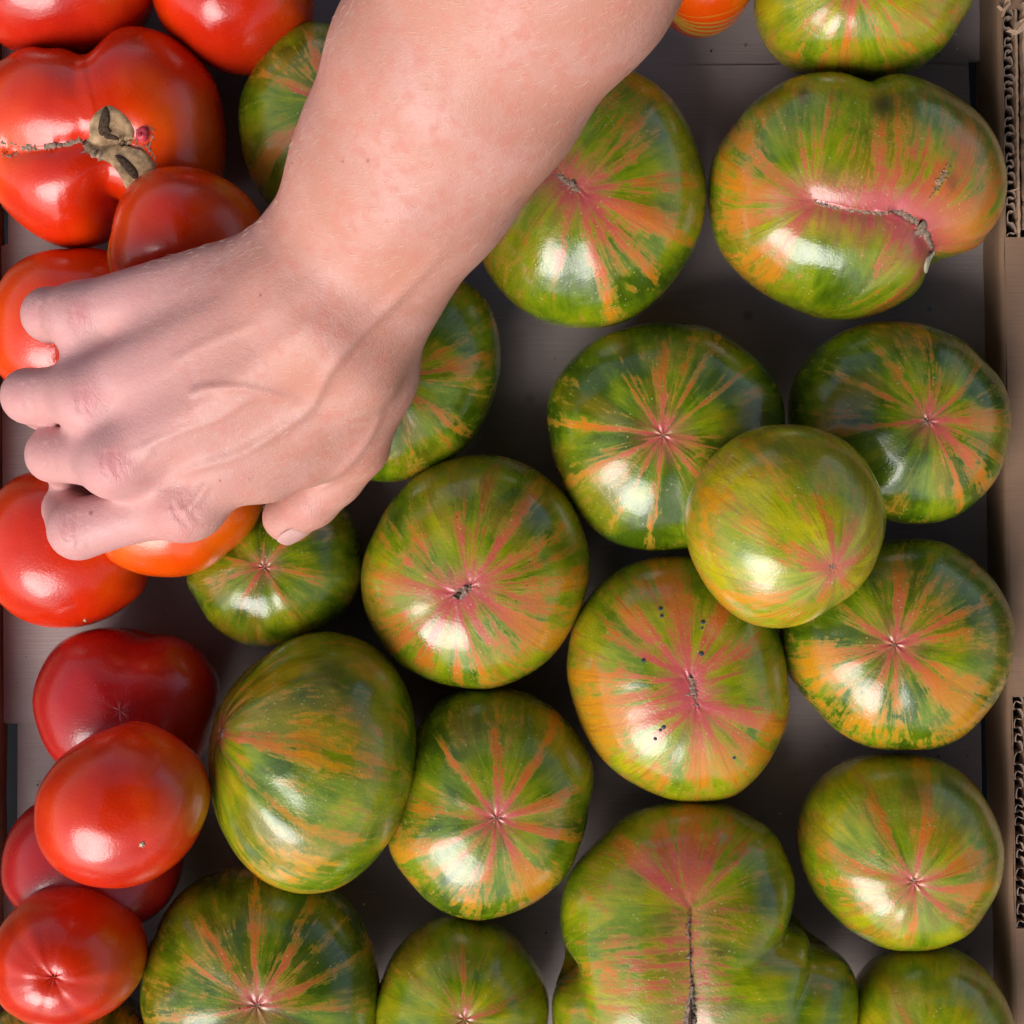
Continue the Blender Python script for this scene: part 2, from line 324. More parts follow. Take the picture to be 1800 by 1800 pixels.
def patch(T, poly, name, mat, up=.0004, dome=.0006, seed=0, nr=8, sub=5):
    """skin patch with a given outline on the fruit"""
    rs = np.random.default_rng(seed); pl = np.array(poly, float); n0 = len(pl); na = n0*sub; t = np.arange(na)/sub
    def cr(i):
        k = int(i) % n0; f = i-int(i); p0, p1, p2, p3 = pl[(k-1) % n0], pl[k], pl[(k+1) % n0], pl[(k+2) % n0]
        return .5*((2*p1)+(-p0+p2)*f+(2*p0-5*p1+4*p2-p3)*f*f+(-p0+3*p1-3*p2+p3)*f**3)
    O = np.array([cr(i) for i in t]); c = pl.mean(0); V = []; F = []
    x, n = T.at(*c); V.append(x+n*(up+dome))
    for i in range(1, nr+1):
        f = i/nr
        for j in range(na):
            q = c+(O[j]-c)*f; x, n = T.at(*q); V.append(x+n*((up+dome*(1-f*f)) if i < nr else -2e-4)+n*rs.uniform(-1, 1)*dome*.15*(i < nr))
    F = [(0, 1+j, 1+(j+1) % na) for j in range(na)]
    for i in range(nr-1):
        b0 = 1+i*na; b1 = b0+na; F += [(b0+j, b1+j, b1+(j+1) % na, b0+(j+1) % na) for j in range(na)]
    return child(T, name, V, F, mat)
def ell(cx, cy, rx, ry, n=14, rot=0): return [(cx+rx*cos(2*pi*i/n)*cos(rot)-ry*sin(2*pi*i/n)*sin(rot), cy+rx*cos(2*pi*i/n)*sin(rot)+ry*sin(2*pi*i/n)*cos(rot)) for i in range(n)]
GG = 'green striped tomatoes in the box'; GR = 'red tomatoes along the left side of the box'
T = {}
def green(key, label, outline, pole, zc=.031, hz=.031, mat=None, **k):
    T[key] = Tomato('striped_tomato', label, GG, skin_red(**mat['redskin']) if 'redskin' in (mat or {}) else skin_striped(**(mat or dict(seed=1))), outline, pole, zc, hz, **k); return T[key]
def red(key, label, outline, pole, zc=.031, hz=.031, mat=None, **k):
    k.setdefault('streaks', []); k.setdefault('dimple', (.4, .25)); k.setdefault('ribs', (4, .008))
    T[key] = Tomato('red_tomato', label, GR, skin_red(**(mat or dict(seed=1))), outline, pole, zc, hz, **k); return T[key]
# --- striped tomatoes
t = green('G1', 'green striped tomato half hidden under the forearm, between the arm and the red fruit', [(493,67),(460,107),(427,167),(422,207),(427,267),(440,310),(463,353),(527,50),(567,46),(610,55),(680,100),(720,180),(720,260),(680,340),(600,390),(520,390)], (592,185), mat=dict(seed=2, green=.4), seed=1)
t = green('G2', 'large striped tomato with a short grey scar and magenta rays, right beside the forearm', [(1113,133),(1153,155),(1193,197),(1220,253),(1239,320),(1239,365),(1223,429),(1193,483),(1153,528),(1113,557),(1060,576),(1007,576),(959,565),(908,536),(868,493),(841,451),(835,380),(850,300),(880,220),(930,160),(1000,120),(1060,115)], (1008,320), zc=.034, hz=.034, mat=dict(seed=3, green=.15, red=.22), seed=2, scar=[(978,302),(1018,334)],
  streaks=[(62,6,1.0,.85),(35,7,.9,.7),(8,7,1.2,.75),(-24,9,1.25,.95),(-50,7,1.25,.95),(-78,7,1.3,.85),(-62,5,1.0,.8),(-108,6,1.0,.75),(-140,8,1.6,.75),(175,8,1.0,.8),(118,7,1.1,.7),(48,10,1.7,.35)])
seam(t, [(975,300),(990,313),(1005,323),(1018,335)], 1.1e-3, 2, widths=[.5,1,1.3,.9])
t = green('G3', 'largest striped tomato, top right, with a long curved grey scar across it', [(1243,333),(1250,293),(1283,227),(1333,173),(1387,143),(1450,132),(1500,137),(1520,143),(1550,133),(1593,138),(1650,160),(1707,200),(1747,257),(1763,317),(1760,360),(1743,407),(1713,437),(1673,450),(1647,462),(1630,493),(1600,523),(1553,550),(1500,563),(1433,553),(1367,527),(1310,490),(1267,433),(1247,383)], (1540,375), zc=.034, hz=.034, mat=dict(seed=4, green=-.1, red=.2, yellow=.1, dull=1.0, cover=.02), seed=3, scar=[(1435,358),(1500,370),(1570,375),(1620,400),(1648,450)],
  streaks=[(170,14,.9,.75),(200,10,1.0,.7),(150,8,1.1,.5),(60,9,.9,.8),(30,9,1.1,.85),(45,7,.6,.6),(0,9,1.1,.7),(85,6,1.2,.45),(240,8,.9,.5),(-80,9,.7,.5),(225,6,1.2,.6),(100,6,1.1,.45)], bruise=[(1553,182,18,32,1.0),(1413,165,10,20,.8),(1675,320,10,18,.6),(1590,180,40,25,.35)], dimple=(2.6,.2), creases=[([(1518,138),(1525,240)],7,2.5),([(1640,480),(1625,420)],6,3.5)], ochre=[(1290,290,60,70,.7),(1700,400,60,60,.7),(1330,500,70,50,.5)])
seam(t, [(1432,356),(1450,361),(1470,366),(1500,371),(1535,375),(1565,375),(1590,378),(1612,392)], 1.0e-3, 3, widths=[.6,.8,.7,1,.9,1.1,1.3])
seam(t, [(1606,388),(1618,398),(1632,410)], 2.4e-3, 4, widths=[.7,1.2,.8], h=.4)
seam(t, [(1628,405),(1640,425),(1650,442),(1648,455),(1638,470)], 1.1e-3, 5, widths=[1.1,1,.9,1.1,.7])
seam(t, [(1672,283),(1662,305),(1650,325),(1636,357)], .8e-3, 6, widths=[.5,1.5,1.2,.5], mat=M_TAN, h=.35)
patch(t, [(1650,450),(1657,452),(1645,466),(1634,488),(1630,478),(1636,462)], 'dried_leaf', M_CREAM, .0003, .0005)
t = green('G4', 'bright yellow-green striped tomato cut off by the top edge near the right corner', [(1327,0),(1333,40),(1350,80),(1387,113),(1433,130),(1500,137),(1567,133),(1617,117),(1653,90),(1683,47),(1710,0),(1705,-60),(1640,-120),(1540,-150),(1430,-140),(1350,-80)], (1500,-30), mat=dict(seed=5, yellow=.8, cover=.04), seed=4, streaks=[(-70,6,1.2,.7),(-100,6,1.3,.8),(-115,5,1.4,.8),(-50,5,1.2,.5),(-135,7,1.6,.5),(-30,6,1.4,.4)])
t = green('Y1', 'orange and yellow flamed tomato peeking in at the top edge right of the forearm', [(1180,35),(1200,52),(1240,58),(1280,45),(1310,15),(1325,-20),(1320,-90),(1250,-130),(1170,-100),(1140,-40),(1155,15)], (1140,20), zc=.03, hz=.026, mat=dict(redskin=dict(seed=6, orange=.25)), seed=5, streaks=[(-12,4,3,.9),(-3,3,3,.7),(-22,4,3,1.0),(-33,6,3,1.0),(8,3,3,.6)])
t = green('G5', 'striped tomato partly hidden behind the wrist and thumb, its right half showing', [(820,497),(857,527),(872,564),(880,625),(872,680),(854,735),(820,784),(777,817),(731,839),(685,848),(649,845),(580,810),(530,740),(515,650),(540,560),(600,500),(700,465),(770,470)], (690,665), zc=.030, hz=.030, mat=dict(seed=7, green=.55, cover=-.02), seed=6, streaks=[(10,7,1.3,.75),(-8,5,1.5,.6),(28,6,1.5,.6),(-40,5,1.5,.75),(-52,4,1.5,.6),(-75,6,1.4,.4),(55,6,1.3,.5)])
t = green('G6', 'dark green tomato with thin salmon rays, above-left of the stacked yellow-green one', [(960,710),(975,675),(1020,615),(1090,580),(1180,570),(1250,580),(1310,615),(1360,670),(1377,730),(1375,800),(1345,870),(1290,930),(1210,965),(1140,967),(1070,950),(1020,910),(985,840),(965,770)], (1165,765), zc=.031, hz=.031, mat=dict(seed=8, green=.9, cover=-.06, red=.1), seed=7,
  streaks=[(122,6,.8,1.0),(90,6,1.0,.95),(62,3,1.4,.75),(75,5,1.5,.5),(173,4,1.7,1.0),(206,5,1.5,.95),(195,4,.6,.6),(262,4,1.5,.9),(240,4,1.1,.5),(-16,12,.45,.9),(-48,6,.8,.7),(-65,4,.9,.5),(38,3,1.3,.6),(150,3,1.0,.4)])
star(t, 1165, 765, 1.1e-3, 7)
t = green('G7', 'striped tomato touching the right wall, its upper right side ribbed with brown-orange rays', [(1387,740),(1392,680),(1430,615),(1500,575),(1565,565),(1640,580),(1710,620),(1755,675),(1770,740),(1760,810),(1720,875),(1660,915),(1600,922),(1550,910),(1450,850),(1405,800)], (1635,740), mat=dict(seed=9, green=.6, dull=.2), seed=8,
  streaks=[(42,5,1.0,.9),(88,12,1.3,.6),(122,6,1.3,.65),(185,5,.8,.95),(176,3,1.2,.5),(0,9,1.1,.95),(-42,8,1.5,.95),(-62,4,1.5,.8),(-105,6,1.2,.5),(-25,5,1.4,.7),(150,6,1.6,.4)])
star(t, 1635, 741, 1.1e-3, 8)
t = green('G8', 'yellow-green smooth tomato lying on top of four striped ones', [(1380,746),(1430,752),(1490,780),(1530,830),(1552,890),(1550,950),(1520,1015),(1465,1065),(1400,1098),(1365,1104),(1315,1095),(1265,1060),(1230,1010),(1207,950),(1204,900),(1220,850),(1260,795),(1320,755)], (1467,1000), zc=.074, hz=.029, p=2.1, mat=dict(seed=11, yellow=1.0, green=.1, red=.05, cover=-.02), seed=9,
  streaks=[(97,6,.9,1.1),(60,9,.5,.9),(10,12,.4,.9),(-50,8,.5,.9),(-110,10,.45,.8),(165,9,.5,.9),(205,9,2.2,.5),(130,5,.6,.8),(150,8,2.4,.5),(235,8,2.2,.4),(115,6,2.2,.45)], dimple=(.5,.12), ribs=(5,.010), ochre=[(1310,1065,130,60,.8),(1235,930,50,90,.7),(1460,1030,60,60,.6)])
star(t, 1467, 1000, 1.0e-3, 9)
t = green('G9', 'crimson-rayed, orange-blotched striped tomato below-right of the stacked yellow-green one', [(1370,1115),(1375,1155),(1400,1205),(1440,1255),(1480,1290),(1540,1315),(1600,1317),(1665,1305),(1720,1260),(1760,1200),(1777,1130),(1770,1070),(1740,1015),(1690,970),(1630,948),(1570,948),(1500,965),(1405,1025)], (1573,1133), mat=dict(seed=12, green=.7, red=.05, cover=.05), seed=10,
  streaks=[(88,6,.75,1.0),(146,7,.6,1.0),(190,10,.9,.85),(205,6,.5,.8),(247,5,.8,.9),(-45,8,1.3,1.0),(-30,6,.9,.7),(27,5,1.2,.85),(-90,5,.5,.6),(10,6,.6,.6),(60,5,.5,.7)], ochre=[(1530,1290,150,55,1),(1430,1190,60,70,.9),(1700,1240,70,55,.8),(1640,1300,90,40,.8)])
star(t, 1573, 1133, .8e-3, 10)
t = green('G10', 'striped tomato with small black spots and a wide grey scar, below the stacked yellow-green one', [(1000,1140),(1010,1090),(1045,1035),(1100,995),(1180,977),(1250,985),(1320,1040),(1370,1120),(1382,1200),(1375,1290),(1340,1350),(1290,1395),(1220,1408),(1150,1395),(1090,1360),(1040,1310),(1008,1240)], (1217,1212), zc=.032, hz=.032, mat=dict(seed=13, red=.3, cover=.07, yellow=.5), seed=11, scar=[(1212,1195),(1224,1238)],
  streaks=[(97,12,1.3,1.0),(130,8,1.0,.9),(62,8,.9,.9),(30,9,1.0,.8),(150,7,.9,.7),(-17,9,1.3,1.1),(-38,5,1.2,.7),(-62,5,1.0,.8),(180,9,1.6,.8),(200,8,1.6,.95),(-85,8,.8,.7),(225,6,.6,.8)], ochre=[(1290,1360,100,55,.9),(1060,1290,60,100,.7),(1150,1370,60,40,.5)])
seam(t, [(1210,1188),(1215,1200),(1218,1215),(1222,1230),(1226,1246)], 1.7e-3, 11, widths=[.8,1.2,.9,.7,.4], h=.35)
for i, (x, y, r) in enumerate([(1161,1070,5),(1163,1083,4),(1236,1093,5),(1234,1104,3),(1131,1161,5),(1233,1149,6),(1167,1278,5),(1161,1283,4),(1152,1298,4),(1290,1332,3.5)]):
    patch(t, ell(x, y, r, r*.9, 6), 'black_spot', M_SPOT, 8e-5, 2.5e-4, i, 3, 2)
t = green('G11', 'olive and pink striped tomato with many rays, in the middle of the box', [(842,800),(892,802),(947,830),(997,872),(1022,919),(1036,974),(1033,1030),(1014,1083),(983,1138),(933,1183),(878,1205),(822,1210),(767,1199),(711,1169),(664,1122),(644,1080),(636,1024),(642,974),(664,924),(711,855),(772,813)], (811,1040), zc=.033, hz=.033, mat=dict(seed=14, red=.3, dull=.8, yellow=.2, cover=.02), seed=12, scar=[(800,1046),(824,1032)],
  streaks=[(0,9,1.3,.95),(-18,5,1.4,.7),(-38,7,1.4,1.0),(-58,5,.8,.7),(-78,6,1.0,.9),(-92,5,1.1,.9),(-116,6,1.1,.9),(-138,6,1.2,.8),(-155,5,.9,.6),(174,9,.8,1.0),(150,5,1.0,.8),(128,5,.9,.8),(100,5,.7,1.0),(80,5,1.3,.8),(55,6,1.3,.85),(30,7,1.0,.8),(15,6,1.1,.6),(140,5,1.5,.6)], ochre=[(980,1130,60,90,.7),(900,1190,80,30,.5),(660,1000,40,90,.4)])
seam(t, [(793,1050),(803,1046),(812,1040),(828,1030)], 1.5e-3, 12, widths=[.6,1.5,1.2,.5], h=.5)
patch(t, [(800,1044),(808,1041),(812,1045),(806,1050),(800,1050)], 'scar_pit', M_CORKD, .0009, .0003, 3, 3, 3)
seam(t, [(791,885),(795,895),(799,905),(800,913)], .45e-3, 13, mat=M_SPOT, name='scratch', h=.3)
t = green('G12', 'small striped tomato directly below the thumb', [(328,1015),(345,985),(400,930),(480,880),(560,870),(610,895),(633,950),(637,1010),(615,1065),(570,1105),(500,1133),(440,1135),(390,1110),(350,1060)], (463,997), zc=.027, hz=.027, mat=dict(seed=15, green=.5, dull=.4, cover=-.02), seed=13, streaks=[(95,6,.6,.8),(130,6,.7,.8),(168,7,.6,.85),(200,6,.6,.8),(238,7,.6,.8),(-60,7,.8,.7),(-8,7,.6,.6),(45,8,.7,.6)])
star(t, 463, 997, 1.0e-3, 13)
t = green('G13', 'big striped tomato lying on its side, stripes crossing from its left edge', [(569,1110),(644,1129),(690,1167),(716,1216),(729,1277),(731,1345),(716,1409),(682,1481),(644,1526),(592,1560),(531,1566),(474,1549),(429,1511),(399,1466),(382,1409),(372,1352),(373,1295),(388,1240),(418,1197),(463,1156),(512,1122)], (380,1288), zc=.044, hz=.038, p=2.15, mat=dict(seed=16, green=.5, yellow=.3, cover=-.03, dull=.2), seed=14,
  streaks=[(66,4,1.5,.95),(20,3,.7,.8),(-28,6,1.7,1.0),(-20,5,2.4,.5),(-60,3,1.9,.9),(-45,5,2.0,.5),(5,4,2.4,.25),(40,4,2.4,.35)], ribs=(9,.014), dimple=(1.0,.15), ochre=[(480,1540,90,40,.9),(560,1560,70,25,.5)])
star(t, 386, 1288, 1.1e-3, 14)
t = green('G14', 'round striped tomato with a coral eight-rayed star, between the sideways fruit and the lobed one', [(833,1209),(901,1212),(966,1239),(1015,1284),(1041,1345),(1037,1409),(1018,1484),(984,1549),(924,1590),(852,1613),(788,1602),(731,1560),(694,1511),(682,1473),(700,1400),(715,1330),(740,1270),(780,1225)], (873,1440), zc=.031, hz=.031, mat=dict(seed=17, green=.4, red=.15), seed=15,
  streaks=[(90,6,.95,1.0),(128,5,.95,.95),(55,6,1.6,1.0),(15,8,1.0,1.0),(-18,6,1.1,1.0),(-62,6,1.3,.9),(-98,5,.7,.9),(-132,5,.5,.9),(175,6,1.4,.8),(205,5,1.3,.75),(155,6,.5,.8)], ochre=[(730,1520,60,60,.6),(950,1560,90,50,.8),(830,1600,80,30,.6)])
star(t, 873, 1440, 1.5e-3, 15)
t = green('G15', 'large lobed striped tomato with a long vertical brown seam, at the bottom edge', [(1187,1407),(1283,1415),(1347,1447),(1373,1495),(1395,1532),(1395,1575),(1390,1612),(1421,1628),(1432,1655),(1475,1671),(1501,1713),(1504,1767),(1490,1850),(1400,1920),(1200,1950),(1020,1900),(975,1840),(968,1788),(968,1745),(992,1700),(984,1633),(987,1585),(997,1543),(1037,1495),(1080,1452),(1133,1415)], (1213,1680), zc=.034, hz=.034, mat=dict(seed=18, green=.3, yellow=.35, red=.3, core=.3, cover=-.03), seed=16, scar=[(1212,1600),(1213,1700),(1216,1800),(1218,1860)],
  streaks=[(90,14,1.0,1.2),(110,8,.9,1.2),(132,9,.75,1.1),(70,8,1.0,1.1),(50,7,.8,1.0),(215,8,.35,.6),(35,8,.45,.6),(180,6,.7,.4),(5,5,.5,.5)], dimple=(2.2,.25), ribs=(7,.016),
  creases=[([(1385,1622),(1330,1640),(1290,1665)],5.5,5.5),([(1436,1664),(1400,1720),(1370,1790)],5.0,5.0),([(985,1690),(1010,1740),(1030,1810)],5,5.5),([(1175,1405),(1200,1500)],9,1.5)], ochre=[(1030,1700,60,120,.5)])
seam(t, [(1209,1598),(1212,1618),(1208,1638),(1214,1660),(1211,1682),(1217,1704),(1213,1722),(1217,1740)], .6e-3, 16, widths=[.4,.9,1.1,1,1.2], h=.6)
seam(t, [(1216,1735),(1214,1760),(1212,1785),(1216,1830)], 1.4e-3, 17, widths=[.5,1,1.4,1.6], h=.4)
patch(t, [(1214,1752),(1219,1775),(1222,1805),(1215,1830),(1209,1805),(1211,1775)], 'seam_opening', M_CORKD, .0009, .0004, 3, 4, 3)
t = green('G16', 'olive tomato with pale orange rays, by the right wall below the crimson-rayed one', [(1567,1325),(1629,1329),(1687,1354),(1729,1404),(1754,1467),(1756,1517),(1742,1571),(1708,1621),(1658,1654),(1608,1668),(1558,1662),(1508,1642),(1458,1604),(1417,1542),(1402,1467),(1417,1408),(1458,1358),(1508,1333)], (1608,1555), zc=.031, hz=.031, mat=dict(seed=19, dull=.7, yellow=.5, cover=-.02), seed=17,
  streaks=[(118,5,1.3,.9),(80,7,1.6,.85),(22,8,1.1,.9),(-8,6,1.0,.8),(-40,6,.6,.8),(-88,6,.9,.8),(-120,8,.5,.7),(165,10,1.0,.6),(190,8,1.2,.5),(140,5,.7,.6)], ochre=[(1520,1600,90,60,.6),(1720,1560,40,70,.5)])
star(t, 1608, 1555, 1.0e-3, 17)
t = green('G17', 'plain olive-yellow tomato in the bottom right corner', [(1500,1740),(1530,1700),(1580,1672),(1640,1662),(1700,1680),(1745,1720),(1770,1770),(1778,1830),(1740,1900),(1640,1935),(1540,1900),(1500,1830)], (1640,1870), zc=.028, hz=.028, mat=dict(seed=21, dull=.5, yellow=.8, cover=-.1), seed=18, streaks=[(95,7,1.5,.35),(60,6,1.5,.4),(125,7,1.4,.35)])
t = green('G18', 'small dull green tomato with one pink ray, left of the lobed one', [(660,1770),(675,1710),(710,1655),(760,1620),(815,1608),(870,1625),(920,1665),(955,1720),(965,1780),(950,1850),(880,1915),(800,1920),(720,1890),(675,1840)], (816,1795), zc=.028, hz=.028, mat=dict(seed=22, dull=.7, yellow=.4, cover=-.06), seed=19, streaks=[(92,6,.8,.9),(140,8,.8,.6),(20,8,.8,.5),(75,5,.9,.5)])
t = green('G19', 'dark green striped tomato beneath the sideways one, at the bottom edge', [(253,1720),(262,1660),(300,1590),(350,1545),(420,1525),(500,1530),(580,1560),(635,1620),(663,1700),(665,1760),(650,1850),(560,1920),(440,1935),(330,1905),(270,1830)], (450,1770), zc=.030, hz=.030, mat=dict(seed=23, green=.7, cover=-.03), seed=20,
  streaks=[(92,5,1.4,.95),(60,6,1.2,.9),(125,7,.8,.7),(22,5,1.2,.8),(-5,6,1.0,.6),(190,7,1.0,.8),(170,5,1.3,.5),(150,6,1.2,.6),(40,4,1.3,.5)])
star(t, 450, 1770, 1.2e-3, 20)
seam(t, [(448,1772),(438,1773),(428,1775),(418,1774)], .35e-3, 21, mat=M_CORKD, name='dried_stalk', widths=[1,.8,.9,1.6])
t = green('G20', 'green tomato almost hidden under the puckered red one in the bottom left corner', ell(125, 1850, 152, 118), (120,1900), zc=.026, hz=.026, mat=dict(seed=24, green=.9), seed=21)
t = green('G21', 'green tomato barely showing at the top edge left of the forearm', ell(655, -62, 76, 72), (655,-60), zc=.026, hz=.026, mat=dict(seed=25, green=.5), seed=22)
# --- red tomatoes
t = red('R1', 'dark red tomato cut off by the top left corner', [(0,77),(50,92),(120,95),(187,80),(233,53),(260,17),(275,-30),(260,-110),(190,-165),(100,-175),(10,-150),(-40,-80),(-35,10)], (120,-90), mat=dict(seed=1, dark=.2), seed=31, zc=.034)
t = red('R2', 'crimson tomato at the top edge left of the forearm', [(273,10),(290,53),(327,87),(367,113),(423,125),(467,117),(500,93),(545,50),(550,0),(530,-70),(470,-120),(390,-130),(310,-100),(270,-50)], (400,-80), mat=dict(seed=2), seed=32, zc=.034)
t = red('R3', 'huge misshapen red tomato with a brown corky hole', [(0,123),(33,100),(73,86),(97,92),(120,85),(150,92),(173,84),(187,87),(200,68),(233,53),(273,57),(313,72),(350,100),(377,140),(392,200),(397,260),(385,317),(330,370),(260,385),(213,370),(200,400),(167,430),(127,437),(77,423),(33,393),(10,367),(-25,300),(-45,220),(-30,150)], (195,245), zc=.034, hz=.034, mat=dict(seed=3, orange=.08), seed=33, scar=[(20,262),(100,256),(170,255),(215,250)], dimple=(4.0,.22), ribs=(5,.006),
  creases=[([(160,92),(163,150),(175,210)],8,4.0),([(213,375),(225,330),(235,290)],7,4.5),([(95,92),(100,130)],4,1.0),([(182,88),(180,130)],4,1.2)])
patch(t, [(188,183),(207,190),(226,207),(238,228),(236,246),(225,258),(215,262),(230,270),(250,262),(267,278),(275,300),(255,325),(232,348),(215,318),(195,292),(170,280),(152,268),(146,255),(157,240),(155,222),(165,198)], 'corky_scar', M_TAN, .0007, .0003, 1, 9, 3)
patch(t, [(178,192),(190,185),(195,205),(192,225),(200,232),(188,238),(176,240),(170,225)], 'scar_pit', M_CORKD, .0011, .0004, 2, 4, 3)
patch(t, [(200,272),(215,272),(232,285),(245,300),(248,315),(238,318),(225,305),(212,290)], 'scar_pit', M_CORKD, .0011, .0004, 3, 4, 3)
patch(t, [(180,228),(200,232),(216,240),(212,246),(195,243),(180,240)], 'scar_pit', M_CORKD, .0011, .0002, 4, 3, 3)
M_PINK = plain('exposed_flesh', (.6, .06, .09), .35, .3, 300)
patch(t, ell(252, 236, 12, 15, 8), 'flesh_bump', M_PINK, .0009, .0016, 5, 5, 3)
patch(t, ell(251, 235, 5, 6, 6), 'flesh_pit', plain('flesh_dark', (.30, .008, .02), .4), .0022, .0005, 6, 3, 3)
patch(t, ell(14, 262, 15, 11, 8), 'flesh_pit', plain('flesh_red', (.36, .01, .015), .4), .0004, -.0012, 6, 4, 3)
seam(t, [(2,272),(12,275),(26,272),(34,264),(28,255),(14,251),(0,252)], .5e-3, 37)
seam(t, [(34,262),(50,258),(70,260),(90,255),(110,256),(128,252),(145,247)], .95e-3, 31, widths=[.6,1,1.1,.9,1,1.1,1.2])
seam(t, [(150,247),(158,258),(168,270),(180,274),(190,280)], 1.5e-3, 32, widths=[1,1.3,.9])
seam(t, [(240,226),(243,240),(240,255),(250,258),(262,258),(268,245),(270,230),(262,220)], .5e-3, 33)
seam(t, [(212,262),(225,256),(238,252)], .5e-3, 34); seam(t, [(200,222),(218,224),(236,222)], .4e-3, 35)
seam(t, [(262,258),(272,275),(277,297)], .5e-3, 36)
t = red('R4', 'red tomato emerging above the hand, resting on the misshapen one', [(193,457),(202,417),(207,383),(227,337),(260,308),(300,297),(333,297),(383,310),(427,337),(455,372),(470,430),(440,500),(370,540),(280,540),(210,510)], (330,470), zc=.060, hz=.028, mat=dict(seed=4, orange=.03), seed=34, streaks=[(178,16,2.4,.95)], p=2.1)
T['R4'].o.data.attributes['streak'].data.foreach_set('value', np.exp(-((np.array([v.co[0] for v in T['R4'].o.data.vertices])+.026)/.0035)**2)*.9)
t = red('R5', 'orange-red tomato behind the little and ring fingers', [(0,520),(20,480),(60,452),(130,441),(190,441),(250,470),(275,540),(265,630),(210,690),(120,705),(40,690),(0,655),(-10,580)], (150,590), zc=.028, hz=.028, mat=dict(seed=5, orange=.08), seed=35)
t = red('R6', 'red tomato directly under the index fingertip at the left edge', [(0,870),(30,840),(80,826),(150,835),(215,870),(250,940),(262,1000),(250,1040),(215,1070),(170,1095),(110,1103),(50,1090),(5,1055),(-20,990),(-20,920)], (150,1098), zc=.030, hz=.030, mat=dict(seed=6, orange=.02), seed=36)
star(t, 150, 1092, .5e-3, 36, M_CREAM, 'tip_point')
t = red('R7', 'bright orange-red tomato gripped under the palm', [(190,980),(230,1003),(290,1014),(340,1008),(400,970),(455,905),(465,850),(420,790),(310,770),(225,810),(185,880),(175,940)], (300,870), zc=.058, hz=.024, mat=dict(seed=7, orange=.28), seed=37, p=2.1)
t = red('R8', 'dark crimson heart-topped tomato beneath the red one, below the hand', [(62,1225),(75,1175),(108,1129),(158,1106),(208,1101),(238,1108),(258,1116),(308,1119),(354,1146),(383,1192),(385,1233),(371,1283),(340,1350),(250,1390),(170,1375),(96,1325),(73,1275)], (210,1250), zc=.028, hz=.028, mat=dict(seed=8, dark=.6, orange=-.06), seed=38, creases=[([(250,1108),(235,1170),(220,1230)],10,1.5)])
for i in range(6): patch(t, ell(192+i*7, 1250-((i % 2)*2), 2, 1.4, 5), 'tiny_pore', M_SPOT, 5e-5, 1e-4, i, 2, 1)
t = red('R9', 'glossy bright red tomato with a small pale nick, stacked over two darker ones', [(65,1425),(69,1392),(92,1350),(142,1304),(188,1279),(229,1265),(283,1283),(325,1312),(358,1350),(369,1392),(358,1446),(329,1496),(292,1533),(242,1554),(188,1556),(133,1542),(92,1512),(69,1471)], (252,1488), zc=.070, hz=.027, p=2.1, mat=dict(seed=9, orange=-.03), seed=39, creases=[([(225,1270),(235,1360),(245,1450)],11,1.0)], dimple=(.3,.1), streaks=[], bruise=[(345,1380,40,80,.8)])
star(t, 251, 1487, .8e-3, 39, M_CREAM, 'skin_nick')
t = red('R10', 'shaded brownish-red tomato wedged under the glossy one near the left wall', [(62,1412),(25,1450),(10,1500),(10,1550),(25,1575),(80,1620),(160,1640),(250,1622),(292,1592),(315,1550),(320,1500),(280,1430),(180,1395),(110,1398)], (160,1500), zc=.027, hz=.027, mat=dict(seed=10, dark=.7, orange=-.05), seed=40)
t = red('R11', 'red tomato with a puckered end, lowest of the red ones', [(-4,1675),(8,1621),(46,1579),(100,1556),(158,1558),(208,1588),(246,1633),(254,1675),(246,1725),(208,1767),(167,1790),(112,1798),(54,1783),(12,1754)], (92,1722), zc=.050, hz=.030, mat=dict(seed=11), seed=41, dimple=(1.5,.2), ribs=(7,.009))
star(t, 92, 1722, .7e-3, 41, M_CORKD)

# ------------------------------------------------------------------ the cardboard box
table = link('table', mesh_from('table', [(-1.5,-1.5,-.05),(1.5,-1.5,-.05),(1.5,1.5,-.05),(-1.5,1.5,-.05)], [(0,1,2,3)]), M_TABLE); tag(table, 'dark surface under the box seen through its slots', kind='structure')
box = bpy.data.objects.new('cardboard_box', None); COL.objects.link(box); tag(box, 'shallow brown corrugated cardboard box holding the tomatoes', 'box')
def kid(name, V, F, mat, smooth=False): return link(name, mesh_from(name, V, F), mat, box, smooth)
def slab(name, poly, z0, z1, mat):
    bm = bmesh.new(); vs = [bm.verts.new((x, y, z1)) for x, y in poly]; f = bm.faces.new(vs)
    if f.normal.z < 0 or sum(poly[i][0]*poly[(i+1) % len(poly)][1]-poly[(i+1) % len(poly)][0]*poly[i][1] for i in range(len(poly))) < 0: f.normal_flip()
    r = bmesh.ops.extrude_face_region(bm, geom=[f])
    for v in r['geom']:
        if isinstance(v, bmesh.types.BMVert): v.co.z = z0
    bmesh.ops.recalc_face_normals(bm, faces=bm.faces); bmesh.ops.triangulate(bm, faces=[f for f in bm.faces if len(f.verts) > 4])
    me = bpy.data.meshes.new(name); bm.to_mesh(me); bm.free(); return link(name, me, mat, box, False)
def xy(px, py, z=0): return tuple(P(px, py, z)[:2])
YT, YB = -560, 2360
# floor: two layers; the upper flap stops short of the walls where the vents are cut
XL, XR = -2, 1738
slab('floor_panel', [xy(6,YB), xy(6,1545), xy(30,1540), xy(31,1272), xy(8,1272), xy(4,432), xy(14,428), xy(14,372), xy(4,368), xy(2,YT), xy(1722,YT), xy(1722,106), xy(1702,106), xy(1706,190), xy(1709,250), xy(1726,262), xy(1738,1240), xy(1724,1256), xy(1727,1440), xy(1745,1455), xy(1749,YB)], -.003, 0, M_FLOOR)
